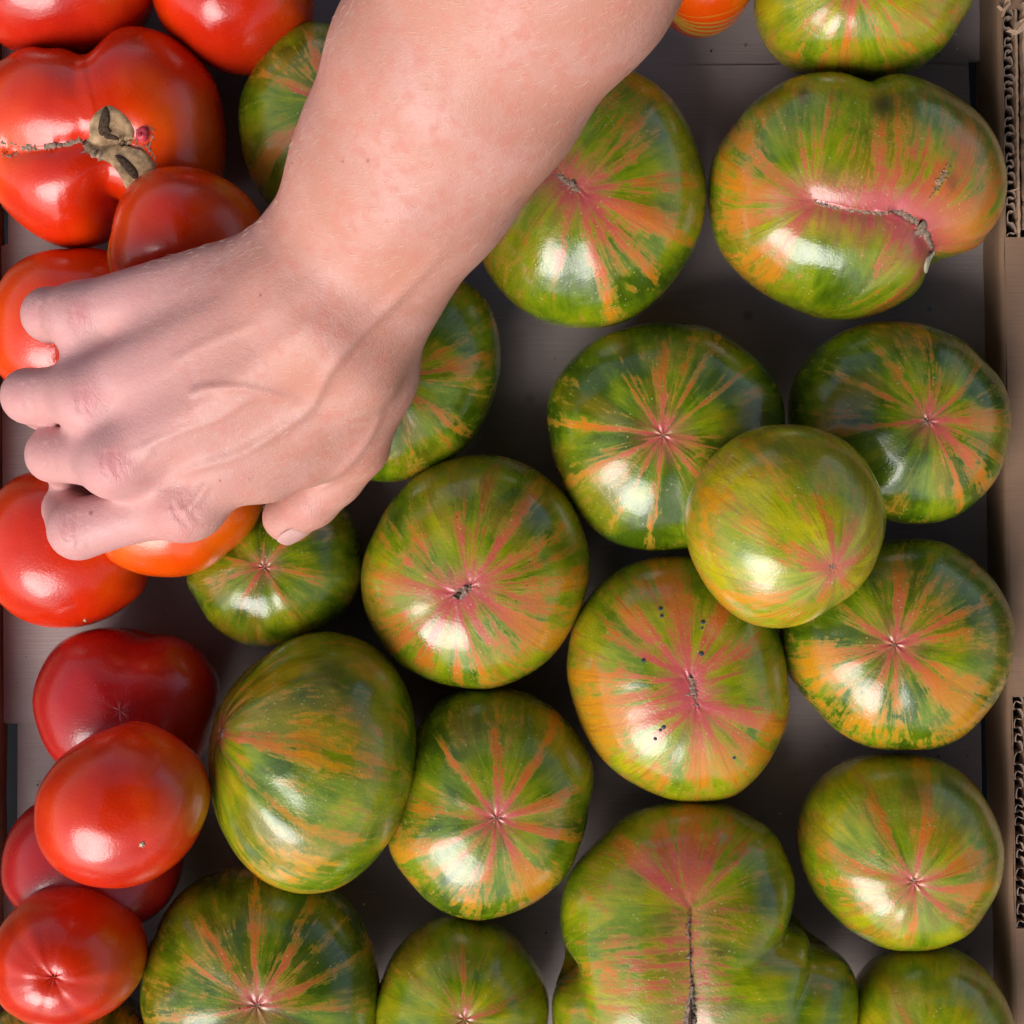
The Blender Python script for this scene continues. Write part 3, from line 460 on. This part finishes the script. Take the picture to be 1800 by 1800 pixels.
# the flap seams: thin raised edges of the bottom flaps
slab('floor_flap', [xy(8,1270), xy(900,1262), xy(1737,1238), xy(1727,275), xy(1708,252), xy(1704,190), xy(1700,118), xy(1640,113), xy(900,120), xy(6,124), xy(4,366), xy(16,371), xy(16,429), xy(4,434)], .0001, .0012, M_FLOOR)
def wall(name, xf, side, h, y0, y1, mat):
    n = 40; V, F = [], []
    for i in range(n+1):
        py = y0+(y1-y0)*i/n; x0 = xf(py); jit = .0003*sin(i*1.7)+.0002*sin(i*.6+1)
        xb = P(x0, py, 0)[0]; y = P(900, py, 0)[1]
        for dx, z in ((-.0002, -.004), (0, 0), (.0004, .006), (.0003, .014), (.0005, h-.0018), (.0011, h-.0004), (.0022, h)): V.append((xb+side*(dx+jit), y, z))
        if i: F += [((i-1)*7+k, i*7+k, i*7+k+1, (i-1)*7+k+1) for k in range(6)]
    return kid(name, V, F, mat, True)
HW = .0215
xr = lambda py: np.interp(py, [-560, 100, 500, 1200, 1700, 2360], [1715, 1722, 1728, 1738, 1746, 1756])
xl = lambda py: np.interp(py, [-560, 700, 1300, 2360], [0, 2, 6, 4])
wall('inner_wall', xr, 1, HW, YT, YB, M_WALL); wall('inner_wall', xl, -1, HW, YT, YB, M_WALL)
# rim of the right wall: folded board with two long slots that show the flutes
def X(px, py, z=HW): return P(px, py, z)[0]
def Yw(py, z=HW): return P(900, py, z)[1]
def rim_edge(py): return P(xr(py), py, 0)[0]+.0022
def strip(name, xa, xb, ya, yb, z0, z1, mat, n=30, jag=0, seed=0):
    rs = np.random.default_rng(seed); V, F = [], []
    for i in range(n+1):
        py = ya+(yb-ya)*i/n; y = P(900, py, 0)[1]; a = xa(py) if callable(xa) else xa; b = xb(py) if callable(xb) else xb
        ja, jb = rs.normal(0, jag, 2)
        for x, z in ((a+ja, z0), (a+ja, z1-.0002), (a+ja+.0002, z1), (b+jb-.0002, z1), (b+jb, z1-.0002), (b+jb, z0)): V.append((x, y, z))
        if i: F += [((i-1)*6+k, i*6+k, i*6+k+1, (i-1)*6+k+1) for k in range(5)]
    F += [(0, 1, 2, 3, 4, 5), tuple(n*6+k for k in (5, 4, 3, 2, 1, 0))]
    return kid(name, V, F, mat, False)
slots = [(16, 417, .0000), (1225, 1632, .0012)]
def w2p(y): return 900-y/(S*H/(H-ZR))   # floor-level pixel row of a world y
def py_rim(py): return w2p(Yw(py))
def s_in(py): return rim_edge(py)+.0005
SW = .0041
prev = YT
for (a, b, _) in slots:
    a2, b2 = py_rim(a), py_rim(b)
    strip('rim_fold', rim_edge, lambda py: rim_edge(py)+.03, prev, a2, HW-.002, HW+.0001, M_WALL, 12, 0, 1)
    strip('rim_ply', lambda py: rim_edge(py)-.0001, s_in, a2, b2, HW-.012, HW+.0003, M_WALL, 60, .00006, 2)
    strip('rim_ply', lambda py: s_in(py)+SW, lambda py: s_in(py)+SW+.0009, a2, b2, HW-.012, HW+.0008, M_LINER, 60, .0001, 3)
    strip('outer_flap', lambda py: s_in(py)+SW+.0022, lambda py: s_in(py)+SW+.03, a2-8, b2-14, HW-.002, HW+.0030, M_LINER, 40, .00018, 4)
    strip('slot_bed', s_in, lambda py: s_in(py)+SW+.0025, a2, b2, HW-.014, HW-.009, M_TABLE, 4, 0, 5)
    # wavy flute paper standing in the slot
    ya, yb = Yw(a), Yw(b); n = 420; V, F = [], []; per = .0059*S/S*1.0; nn = abs(yb-ya)/per
    for i in range(n+1):
        f = i/n; y = ya+(yb-ya)*f; ph = 2*pi*nn*f+1.0*sin(nn*f*.9+a)+.7*sin(nn*f*2.7); x = s_in(w2p(y))+SW*(.5+(.36+.07*sin(nn*f*1.9))*sin(ph)); y += .0008*sin(2*ph+.6)
        for k, z in enumerate((HW-.011, HW-.0007+.0003*sin(i*.11))):
            V += [(x-.0002, y-.0002*sin(ph), z), (x+.0002, y+.0002, z)]
        if i:
            b0, b1 = (i-1)*4, i*4; F += [(b0, b1, b1+2, b0+2), (b0+1, b0+3, b1+3, b1+1), (b0+2, b1+2, b1+3, b0+3)]
    kid('flute_paper', V, F, M_FLUTE, False)
    prev = b2
strip('rim_fold', rim_edge, lambda py: rim_edge(py)+.03, prev, YB, HW-.002, HW+.0001, M_WALL, 12, 0, 6)
strip('rim_fold', lambda py: P(xl(py), py, 0)[0]-.03, lambda py: P(xl(py), py, 0)[0]-.0022, YT, YB, HW-.002, HW+.0001, M_WALL, 12, 0, 6)
strip('outer_wall', lambda py: rim_edge(py)+.0301, lambda py: rim_edge(py)+.034, YT, YB, -.004, HW+.004, M_WALL, 20, 0, 8)
strip('outer_wall', lambda py: P(xl(py), py, 0)[0]-.034, lambda py: P(xl(py), py, 0)[0]-.0301, YT, YB, -.004, HW+.004, M_WALL, 20, 0, 8)
for py in (YT, YB):
    y = P(900, py, 0)[1]; x0, x1 = P(xl(py), py, 0)[0]-.034, rim_edge(py)+.034; e = .004 if py == YT else -.004
    slab('end_wall', [(x0, y), (x1, y), (x1, y+e), (x0, y+e)], -.004, HW+.004, M_WALL)
# torn paper shreds at the top right
rs = np.random.default_rng(5)
def shred(pts, z, w, seed):
    V, F = [], []; rs = np.random.default_rng(seed)
    for i, (x, y) in enumerate(pts):
        ww = w*rs.uniform(.4, 1.3); a = P(x, y, z+rs.uniform(0, .0015)); j = rs.normal(0, 1, 2)*ww*.5
        V += [(a[0]-ww, a[1]+j[0], a[2]), (a[0]+ww*.2, a[1]+ww+j[1], a[2]+.0007), (a[0]+ww, a[1]-ww*.4, a[2])]
        if i: b, c = (i-1)*3, i*3; F += [(b, c, c+1, b+1), (b+1, c+1, c+2, b+2)]
    return kid('torn_shred', V, F, M_LINER, False)
shred([(1755,12),(1762,20),(1768,8),(1771,-6)], HW+.001, .0008, 1); shred([(1762,30),(1766,16),(1775,6),(1772,-12)], HW+.001, .0007, 2)
shred([(1776,58),(1784,52),(1790,42),(1800,35),(1812,26)], HW+.004, .0011, 3); shred([(1774,60),(1786,58),(1796,50),(1806,48)], HW+.004, .0009, 4)
shred([(1778,338),(1784,334),(1792,330)], HW+.004, .0006, 5)
# a dried drop and crumbs on the floor
def dot(px, py, r, mat, name, seed):
    rs = np.random.default_rng(seed); c = P(px, py, .0012); n = 9; V = [(c[0], c[1], c[2]+r*.35)]; V += [(c[0]+cos(2*pi*i/n)*r*rs.uniform(.8, 1.2), c[1]+sin(2*pi*i/n)*r*rs.uniform(.8, 1.2), c[2]-.0001) for i in range(n)]
    return kid(name, V, [(0, 1+i, 1+(i+1) % n) for i in range(n)], mat, True)
dot(1633, 543, .0013, plain('dried_drop', (.16, .19, .24), .3), 'dried_drop', 1)
for i, (x, y) in enumerate([(1683,85),(1262,40),(1303,125),(1744,129),(950,560),(1700,470),(975,630),(46,1155),(30,1200),(66,1380),(1290,1340)]): dot(x, y, .0004, M_CREAM if i < 6 else M_SPOT, 'crumb', i)

# unseen stall cover, added overhead to darken the fruit reflections, open towards the light
V = []; F = []; n = 16
for i in range(n+1):
    for j in range(n+1):
        u, v = i/n, j/n; V.append((-.55+2.9*u, -.75+1.9*v, 1.75+.35*min(u, 1-u)*2+.25*min(v, 1-v)*2-.04*sin(pi*u*3)**2*sin(pi*v)))
for i in range(n):
    for j in range(n): a = i*(n+1)+j; F.append((a, a+n+1, a+n+2, a+1))
cp = link('unseen_canopy', mesh_from('unseen_canopy', V, F), plain('unseen_canopy_cloth', (.06, .075, .07), .9, .15, 40)); cp['kind'] = 'structure'

rs = np.random.default_rng(11)
for i, (x, y) in enumerate([(1290,30),(1250,90),(1310,80),(930,610),(945,690),(900,760),(1400,590),(1380,560),(1690,520),(1680,60),(1650,95),(330,1180),(350,1140),(420,1150),(660,1620),(640,1590),(960,1640),(1400,1360),(1370,1430),(1650,1330),(1700,1330),(1420,1690),(290,1080),(400,200),(35,440),(60,410)]): dot(x, y, rs.uniform(.00025, .0006), (M_CREAM, M_SPOT, M_CORK)[i % 3], 'crumb', 20+i)

# ------------------------------------------------------------------ the arm and hand
VX = .0015
def build_person():
    lo = np.array([-.20, -.045, .030]); hi = np.array([.155, .40, .345]); N = np.ceil((hi-lo)/VX).astype(int)
    G = [lo[i]+VX*np.arange(N[i]) for i in range(3)]
    big = .06; F = np.full(N, big, np.float32)
    def cone(dst, a, b, ra, rb, k, squash=None):
        a, b = np.array(a, float), np.array(b, float); m = max(ra, rb)+max(k, .004)+.004
        l = np.minimum(a, b)-m; h = np.maximum(a, b)+m
        i0 = [max(0, int((l[i]-lo[i])/VX)) for i in range(3)]; i1 = [min(N[i], int((h[i]-lo[i])/VX)+2) for i in range(3)]
        if any(i1[i] <= i0[i] for i in range(3)): return
        X, Y, Z = np.meshgrid(*[G[i][i0[i]:i1[i]] for i in range(3)], indexing='ij'); ab = b-a
        t = np.clip(((X-a[0])*ab[0]+(Y-a[1])*ab[1]+(Z-a[2])*ab[2])/(ab@ab+1e-12), 0, 1)
        d = np.sqrt((X-a[0]-t*ab[0])**2+(Y-a[1]-t*ab[1])**2+(Z-a[2]-t*ab[2])**2)-(ra+(rb-ra)*t)
        sl = tuple(slice(i0[i], i1[i]) for i in range(3)); s = dst[sl]
        hh = np.maximum(k-np.abs(s-d), 0)/k; dst[sl] = np.minimum(s, d)-hh*hh*k*.25
    Q = lambda x, y, z: P(x, y, z/1000)
    # forearm: two bellies between the left and right outline, per station
    st = [((960,-950),(1560,-600),300,33),((800,-520),(1330,-190),232,31),((697,-230),(1175,48),192,29),((600,20),(1003,254),166,27.5),((540,200),(886,402),146,25),((470,350),(790,536),128,20)]
    E = .0030
    prev = None
    for L, R, z, r in st:
        l, rr = Q(*L, z), Q(*R, z); u = _n(rr-l); pr = (l+u*(r*1e-3+E), rr-u*(r*.93e-3+E), r*1e-3)
        mid = ((l+rr)/2+np.array([0, 0, .002]), r*1e-3)
        if prev: cone(F, prev[0][0], pr[0], prev[0][2], pr[2], .012); cone(F, prev[0][1], pr[1], prev[0][2]*.93, pr[2]*.93, .012); cone(F, prev[1][0], mid[0], prev[1][1], mid[1], .012)
        prev = (pr, mid)
    wl, wr = prev[0][0], prev[0][1]; wm = prev[1][0]
    k = .009
    mc = {'p': (Q(492,462,123), 11.5, Q(140,553,99), 9.6), 'r': (Q(520,515,131), 13, Q(155,694,105), 10.2), 'm': (Q(570,575,133), 13.5, Q(202,812,107), 10.6), 'i': (Q(625,640,122), 12.5, Q(325,880,98), 11.3)}
    for a, ra, b, rb in mc.values(): cone(F, a, b, ra*1e-3, rb*1e-3, k)
    cone(F, wl, mc['p'][0], .0195, .0115, .006); cone(F, wm, mc['r'][0], .020, .014, k); cone(F, wm, mc['m'][0], .020, .0145, k); cone(F, wr, mc['i'][0], .018, .013, k)
    # flesh between the knuckles
    cone(F, Q(300,575,107), Q(480,500,120), .0100, .0115, .008); cone(F, Q(290,680,111), Q(500,570,124), .0105, .012, .008); cone(F, Q(380,770,109), Q(560,640,117), .0105, .012, .008)
    cone(F, Q(158,570,97), Q(160,690,101), .0085, .009, .006); cone(F, Q(165,700,102), Q(212,800,104), .009, .0092, .006); cone(F, Q(240,800,101), Q(330,870,96), .0092, .0095, .006)
    # ball of the thumb and the web towards the index finger
    cone(F, wr, Q(652,660,104), .0165, .0135, .006); cone(F, Q(650,660,105), Q(618,772,94), .0133, .0120, .007)
    cone(F, Q(610,690,110), Q(470,825,101), .012, .0105, .008); cone(F, Q(610,740,101), Q(540,800,98), .011, .0095, .007)
    cone(F, Q(560,640,106), Q(300,780,96), .016, .012, .010)       # palm flesh
    # knuckle domes
    for (x, y, z, r) in ((136,556,101,9.4),(150,698,107,10.0),(202,814,109.5,10.5),(322,890,99.5,11.2)): cone(F, Q(x,y,z), Q(x+12,y-3,z), r*1e-3, r*1e-3, .004)
    # fingers: knuckle, first joint, second joint, tip
    def chain(pts, kj=.0012, kb=.0035):
        D = np.full(N, big, np.float32)
        for (a, ra), (b, rb) in zip(pts[:-1], pts[1:]): cone(D, a, b, ra*1e-3, rb*1e-3, kj)
        h = np.maximum(kb-np.abs(F-D), 0)/kb; np.copyto(F, np.minimum(F, D)-h*h*kb*.25)
    chain([(Q(140,553,98),9.3),(Q(87,553,90),8.9),(Q(112,566,73),7.6),(Q(160,600,64),6.6)])
    chain([(Q(155,694,104),9.8),(Q(100,692,98),8.5),(Q(51,696,90),8.9),(Q(75,714,70),7.9),(Q(140,745,60),6.8)])
    chain([(Q(202,812,106),10.0),(Q(148,803,100),8.7),(Q(94,799,90),8.9),(Q(118,818,68),7.8),(Q(180,840,58),6.8)])
    chain([(Q(325,882,97),10.8),(Q(230,905,93),9.2),(Q(138,930,87),9.9),(Q(117,894,66),8.0),(Q(150,862,54),7.0)])
    chain([(Q(622,782,90),11.8),(Q(586,836,82),9.6),(Q(548,880,77),8.6),(Q(504,910,71),8.2)], .003, .0022)
    # surface nets
    ins = F < 0
    A = ins[:-1, :-1, :-1]; cnt = np.zeros(A.shape, np.uint8); C8 = [(i, j, l) for i in (0, 1) for j in (0, 1) for l in (0, 1)]
    n0, n1, n2 = A.shape
    for (i, j, l) in C8: cnt += ins[i:i+n0, j:j+n1, l:l+n2]
    act = np.argwhere((cnt > 0) & (cnt < 8)); idx = -np.ones(A.shape, np.int64); idx[tuple(act.T)] = np.arange(len(act))
    acc = np.zeros((len(act), 3)); num = np.zeros(len(act)); f = lambda o: F[act[:, 0]+o[0], act[:, 1]+o[1], act[:, 2]+o[2]]
    for a in C8:
        for ax in range(3):
            if a[ax] == 0:
                b = list(a); b[ax] = 1; fa, fb = f(a), f(b); kx = (fa < 0) != (fb < 0); t = np.where(kx, fa/np.where(kx, fa-fb, 1), 0)
                p = np.tile(np.array(a, float), (len(act), 1)); p[:, ax] += t; acc += p*kx[:, None]; num += kx
    V = lo+VX*(act+acc/num[:, None]); Fc = []
    for ax in range(3):
        s0 = [slice(1, n) for n in (n0, n1, n2)]; sa = list(s0); sb = list(s0); sa[ax] = slice(0, (n0, n1, n2)[ax]); sb[ax] = slice(1, (n0, n1, n2)[ax]+1)
        a_, b_ = ins[tuple(sa)], ins[tuple(sb)]; e = np.argwhere(a_ != b_); base = e.copy(); o = np.array([1, 1, 1]); o[ax] = 0; base += o
        fl = a_[tuple(e.T)]; u, v = [(1, 2), (2, 0), (0, 1)][ax]
        def g(du, dv):
            q = base.copy(); q[:, u] -= du; q[:, v] -= dv; return idx[tuple(q.T)]
        q = np.column_stack([g(1, 1), g(0, 1), g(0, 0), g(1, 0)]); q[~fl] = q[~fl][:, ::-1]; Fc.append(q)
    Fc = np.vstack(Fc); Fc = Fc[(Fc >= 0).all(1)]
    me = bpy.data.meshes.new('forearm_hand'); me.vertices.add(len(V)); me.vertices.foreach_set('co', V.ravel())
    me.loops.add(len(Fc)*4); me.loops.foreach_set('vertex_index', Fc.ravel().astype(np.int32)); me.polygons.add(len(Fc)); me.polygons.foreach_set('loop_start', np.arange(0, len(Fc)*4, 4, dtype=np.int32))
    me.update(calc_edges=True); me.validate()
    o = bpy.data.objects.new('forearm_hand', me); COL.objects.link(o)
    m = o.modifiers.new('s', 'SMOOTH'); m.factor = .5; m.iterations = 3
    m = o.modifiers.new('d', 'SUBSURF'); m.levels = 1; m.render_levels = 1
    dg = bpy.context.evaluated_depsgraph_get(); me2 = bpy.data.meshes.new_from_object(o.evaluated_get(dg)); o.modifiers.clear(); o.data = me2; me2.name = 'forearm_hand'
    # relief: veins, tendons, knuckle folds
    n = len(me2.vertices); co = np.empty(n*3); me2.vertices.foreach_get('co', co); co = co.reshape(-1, 3); no = np.empty(n*3); me2.vertices.foreach_get('normal', no); no = no.reshape(-1, 3)
    kk = S*(H-co[:, 2])/(H-ZR); PX = 900+co[:, 0]/kk; PY = 900-co[:, 1]/kk; up = np.clip(no[:, 2]*1.6, 0, 1); disp = np.zeros(n); flush = np.zeros(n); vein = np.zeros(n)
    def pl(pts, wpx):
        pts = np.array(pts, float); bd = np.full(n, 1e9); bt = np.zeros(n); m_ = len(pts)-1
        # a smooth curve through the points
        tt = np.linspace(0, m_, m_*6+1); C = []
        for t in tt:
            i = min(int(t), m_-1); f_ = t-i; p0, p1, p2, p3 = pts[max(i-1, 0)], pts[i], pts[i+1], pts[min(i+2, m_)]
            C.append(.5*((2*p1)+(-p0+p2)*f_+(2*p0-5*p1+4*p2-p3)*f_*f_+(-p0+3*p1-3*p2+p3)*f_**3))
        for i, (a, b) in enumerate(zip(C[:-1], C[1:])):
            ab = b-a; t = np.clip(((PX-a[0])*ab[0]+(PY-a[1])*ab[1])/(ab@ab), 0, 1); d = np.hypot(PX-a[0]-t*ab[0], PY-a[1]-t*ab[1]); k_ = d < bd; bd = np.where(k_, d, bd); bt = np.where(k_, (i+t)/len(C), bt)
        return np.exp(-(bd/wpx)**2)*np.clip(np.minimum(bt, 1-bt)*7, 0, 1)
    for pts, wd, am in (([(335,700),(345,688),(380,681),(430,682),(490,695),(540,705)],8,.7),([(225,800),(280,774),(330,754),(385,733),(440,700)],8,.55),
        ([(290,850),(320,832),(350,820),(420,797),(486,758),(545,715),(575,655),(622,595),(700,521),(790,430)],11,1.0),([(225,830),(262,795)],8,.4),([(320,905),(345,880),(365,850)],8,.7),([(545,865),(590,838),(645,775),(672,715)],8,.7),
        ([(600,470),(660,440),(720,380),(800,300)],22,.3),([(300,640),(370,600),(450,570)],9,.3)):
        disp += pl(pts, wd)*am*1e-3*up; vein += pl(pts, wd)*am
    for pts, am in (([(180,690),(300,640),(430,570),(560,500)],.35),([(225,810),(330,730),(450,640),(560,560)],.45),([(340,880),(440,800),(540,700),(620,620)],.45),([(160,555),(280,520),(400,480)],.3)):
        disp += pl(pts, 22)*am*1e-3*up
    for pts, am in (([(120,905),(114,928),(120,955)],.35),([(136,900),(131,928),(137,962)],.3),([(155,902),(151,928),(157,962)],.2),([(40,672),(34,695),(40,722)],.3),([(58,668),(53,695),(58,725)],.25),([(80,775),(74,798),(80,822)],.3),([(98,772),(93,798),(98,824)],.25),
        ([(70,530),(65,552),(70,576)],.3),([(88,526),(83,552),(88,580)],.25),([(300,880),(310,905),(330,925)],.35),([(318,872),(330,895),(350,915)],.3),([(185,790),(180,815),(190,838)],.3),([(202,788),(198,812),(208,836)],.3),([(140,680),(137,700),(142,722)],.3),([(155,678),(152,700),(158,722)],.25),([(128,540),(126,558),(130,575)],.25)):
        disp -= pl(pts, 4.5)*am*1e-3*np.clip(no[:, 2]*3, 0, 1)
    for (x0, y0, x1, y1) in () and ((178,625,330,600),(200,755,360,700),(270,850,400,770)): disp -= pl([(x0,y0),((x0+x1)/2,(y0+y1)/2),(x1,y1)], 26)*.5e-3*up   # hollows between tendons
    for (x, y, s_, a) in ((140,555,34,.75),(150,705,38,.9),(198,818,42,1.0),(312,905,55,.7),(60,552,26,.5),(30,700,26,.5),(70,795,26,.5),(120,940,34,.6),(530,900,50,.5),(640,800,60,.35),(70,880,30,.5)):
        flush += a*np.exp(-((PX-x)**2+(PY-y)**2)/(s_*s_))
    co += no*disp[:, None]
    me2.vertices.foreach_set('co', co.ravel()); me2.update()
    me2.attributes.new('flush', 'FLOAT', 'POINT').data.foreach_set('value', flush); me2.attributes.new('vein', 'FLOAT', 'POINT').data.foreach_set('value', np.clip(vein, 0, 1))
    fold = np.zeros(n)
    for (x, y, s_) in ((150,560,40),(160,700,40),(200,815,45),(325,900,50),(60,552,28),(35,700,28),(75,797,28),(125,938,34),(545,885,30)): fold += np.exp(-((PX-x)**2+(PY-y)**2)/(s_*s_))
    me2.attributes.new('fold', 'FLOAT', 'POINT').data.foreach_set('value', np.clip(fold, 0, 1))
    return o, co, no, PX, PY
def skin_mat():
    q = NB('skin'); o = q.obj(); fl = q.attr('flush'); ve = q.attr('vein'); fo = q.attr('fold')
    n1 = q.noise(o, 45, 3, .55); n2 = q.noise(o, 190, 3, .6); n3 = q.noise(o, 700, 2, .5)
    c = q.mix(q.ss(n1, .35, .68), (.50, .225, .16), (.55, .275, .222))
    c = q.mix(q.ss(n2, .46, .68, 0, .7), c, (.52, .20, .145))
    c = q.mix(q.math('MULTIPLY', q.ss(q.math('ADD', q.sep(o)[0], q.math('MULTIPLY', q.math('SUBTRACT', n1, .5), .05)), -.135, -.055, 1, 0), .6), c, (.61, .32, .325))
    c = q.mix(q.math('MULTIPLY', q.ss(q.math('ADD', fl, q.math('MULTIPLY', q.math('SUBTRACT', n2, .5), .35)), .1, 1.1), .55), c, (.56, .17, .175))
    c = q.mix(q.ss(q.math('ADD', q.math('ADD', q.sep(o)[0], q.math('MULTIPLY', q.sep(o)[1], -.5)), q.math('MULTIPLY', q.math('SUBTRACT', n1, .5), .06)), -.05, .05, 0, .5), c, (.46, .215, .15))
    c = q.mix(q.math('MULTIPLY', ve, .30), c, (.44, .24, .20))
    d, _ = q.vor(o, 320); c = q.mix(q.math('MULTIPLY', q.math('MULTIPLY', q.ss(d, .05, .12, 1, 0), q.ss(n1, .52, .6)), .55), c, (.40, .20, .14))
    for (x, y, z, r) in ((455,516,.148,.00075),(158,902,.1,.0011),(388,845,.115,.0007),(438,842,.115,.0006),(655,302,.165,.0008),(1158,8,.15,.001),(515,290,.155,.0006),(610,298,.165,.0006)):
        pt = P(x, y, z); s_ = q.sep(o); dx = q.math('SUBTRACT', s_[0], float(pt[0])); dy = q.math('SUBTRACT', s_[1], float(pt[1]))
        dd = q.math('SQRT', q.math('ADD', q.math('MULTIPLY', dx, dx), q.math('MULTIPLY', dy, dy))); c = q.mix(q.ss(q.math('ADD', dd, q.math('MULTIPLY', n3, .0004)), r*.35, r*1.25, .75, 0), c, (.26, .09, .06))
    # crossing skin lines: cellular creases, coarser over the knuckles
    v1 = q.n('ShaderNodeTexVoronoi', feature='DISTANCE_TO_EDGE'); q.put(v1.inputs['Vector'], o); v1.inputs['Scale'].default_value = 900
    mp = q.n('ShaderNodeMapping'); mp.inputs['Rotation'].default_value = (0, 0, .5); mp.inputs['Scale'].default_value = (520, 170, 300); q.put(mp.inputs[0], o)
    v2 = q.n('ShaderNodeTexVoronoi', feature='DISTANCE_TO_EDGE'); q.put(v2.inputs['Vector'], mp.outputs[0]); v2.inputs['Scale'].default_value = 1.0
    h = q.math('ADD', q.math('MULTIPLY', q.ss(v1.outputs[0], 0, .15), .12), q.math('MULTIPLY', q.math('MULTIPLY', q.ss(v2.outputs[0], 0, .12), fo), .27)); h = q.math('ADD', h, q.math('MULTIPLY', n2, .6))
    return q.out(c, q.ss(n2, .3, .7, .42, .55), q.bump(q.math('ADD', h, q.math('MULTIPLY', n3, .5)), .5, .0005), .42, sss=.22, rad=(1, .35, .18), scale=.006)
person = bpy.data.objects.new('person', None); COL.objects.link(person); person.location = P(600, 550, .11); bpy.context.view_layer.update()
tag(person, 'bare forearm and right hand reaching from the top to grip a red tomato', 'person')
hand, hco, hno, hpx, hpy = build_person(); hand.data.materials.append(skin_mat()); hand.data.polygons.foreach_set('use_smooth', [True]*len(hand.data.polygons))
hand.parent = person; hand.matrix_parent_inverse = person.matrix_world.inverted()
def hairs(name, n, sel, mat, ln, seed, wid=5e-5):
    rs = np.random.default_rng(seed); ids = np.flatnonzero(sel); ids = rs.choice(ids, min(n, len(ids)), replace=False); V, F = [], []
    for i in ids:
        x, nn = hco[i], hno[i]; d = np.array([-.95, -.30, 0])+rs.normal(0, .22, 3); d = _n(d-nn*(d@nn)); L = rs.uniform(*ln); s_ = np.cross(d, nn); b = len(V); P0 = x-nn*1e-4; m = 4
        for j in range(m+1):
            t = j/m; c = P0+d*L*t+nn*(L*.14*sin(t*2.2))+s_*L*.12*t*t*rs.uniform(-1, 1); ww = wid*(1-t*.85); V += [c+s_*ww, c-s_*ww*.5+nn*ww, c-s_*ww*.5-nn*ww]
            if j: a = b+(j-1)*3; e = a+3; F += [(a, e, e+1, a+1), (a+1, e+1, e+2, a+2), (a+2, e+2, e, a)]
    ob = link(name, mesh_from(name, V, F), mat, person); ob['kind'] = 'stuff'; return ob
vis = (hno[:, 2] > .3) & (hpy > -60) & (hpx > 260)
hairs('arm_hair', 1200, vis, M_HAIR, (.0018, .0038), 3, 4.5e-5)
edge = (np.abs(hno[:, 2]) < .25) & (hpy > -60) & (hpy < 560) & (hpx > 440)
hairs('edge_hair', 70, edge, M_HAIRD, (.003, .007), 4, 3.5e-5)
# thumb nail
def nail():
    tip = P(504, 910, .071); ax = _n(tip-P(548, 880, .077)); out = _n(np.array([.62, -.55, .42])); out = _n(out-ax*(out@ax)); sd_ = np.cross(ax, out); V = []; nu, nv = 12, 12; Rr = .0084
    for i in range(nu+1):
        for j in range(nv+1):
            u = -1+2*i/nu; v = -1+2*j/nv; v_ = v*(1-.22*u*u*(1 if u > 0 else .7)); a = v_*.78
            V.append(tip+ax*(.0050*u-.0012)*(1-.12*v*v)+out*((Rr+.0003)*cos(a)-.0011*(u < -.9)-.0004*u*u)+sd_*((Rr+.0003)*sin(a)))
    F = [(i*(nv+1)+j, (i+1)*(nv+1)+j, (i+1)*(nv+1)+j+1, i*(nv+1)+j+1) for i in range(nu) for j in range(nv)]
    return link('thumb_nail', mesh_from('thumb_nail', V, F), M_NAIL, person)
nail()
# the person's sleeve and shirt, above and beyond the picture's top edge
def tube(name, secs, mat, n=40, wr_=.004):
    V, F = [], []
    for i, (c, rx, ry) in enumerate(secs):
        c = np.array(c); a = _n(np.array(secs[min(i+1, len(secs)-1)][0])-np.array(secs[max(i-1, 0)][0])); e = _n(np.cross(a, [0, 1, 0.01])); g = np.cross(a, e)
        for j in range(n):
            t = 2*pi*j/n; f = 1+wr_/rx*(sin(3*t+i*1.3)+.6*sin(7*t+i*2.1)); V.append(c+e*cos(t)*rx*f+g*sin(t)*ry*f)
        if i: F += [((i-1)*n+j, (i-1)*n+(j+1) % n, i*n+(j+1) % n, i*n+j) for j in range(n)]
    return link(name, mesh_from(name, V, F), mat, person)
M_SHIRT = plain('dark_shirt', (.045, .05, .065), .9, .25, 700, .0003)
tube('sleeve', [((.030,.178,.285),.046,.046),((.036,.186,.297),.050,.050),((.05,.24,.37),.055,.055),((.08,.34,.49),.062,.062),((.12,.46,.60),.075,.08),((.16,.56,.66),.085,.1)], M_SHIRT)
tube('shirt', [((.24,.62,-.3),.20,.15),((.24,.62,-.05),.19,.14),((.24,.62,.2),.20,.14),((.23,.60,.45),.22,.14),((.22,.58,.62),.21,.12),((.22,.57,.70),.14,.10),((.22,.56,.74),.075,.075),((.22,.55,.76),.06,.06)], M_SHIRT, 56, .006)
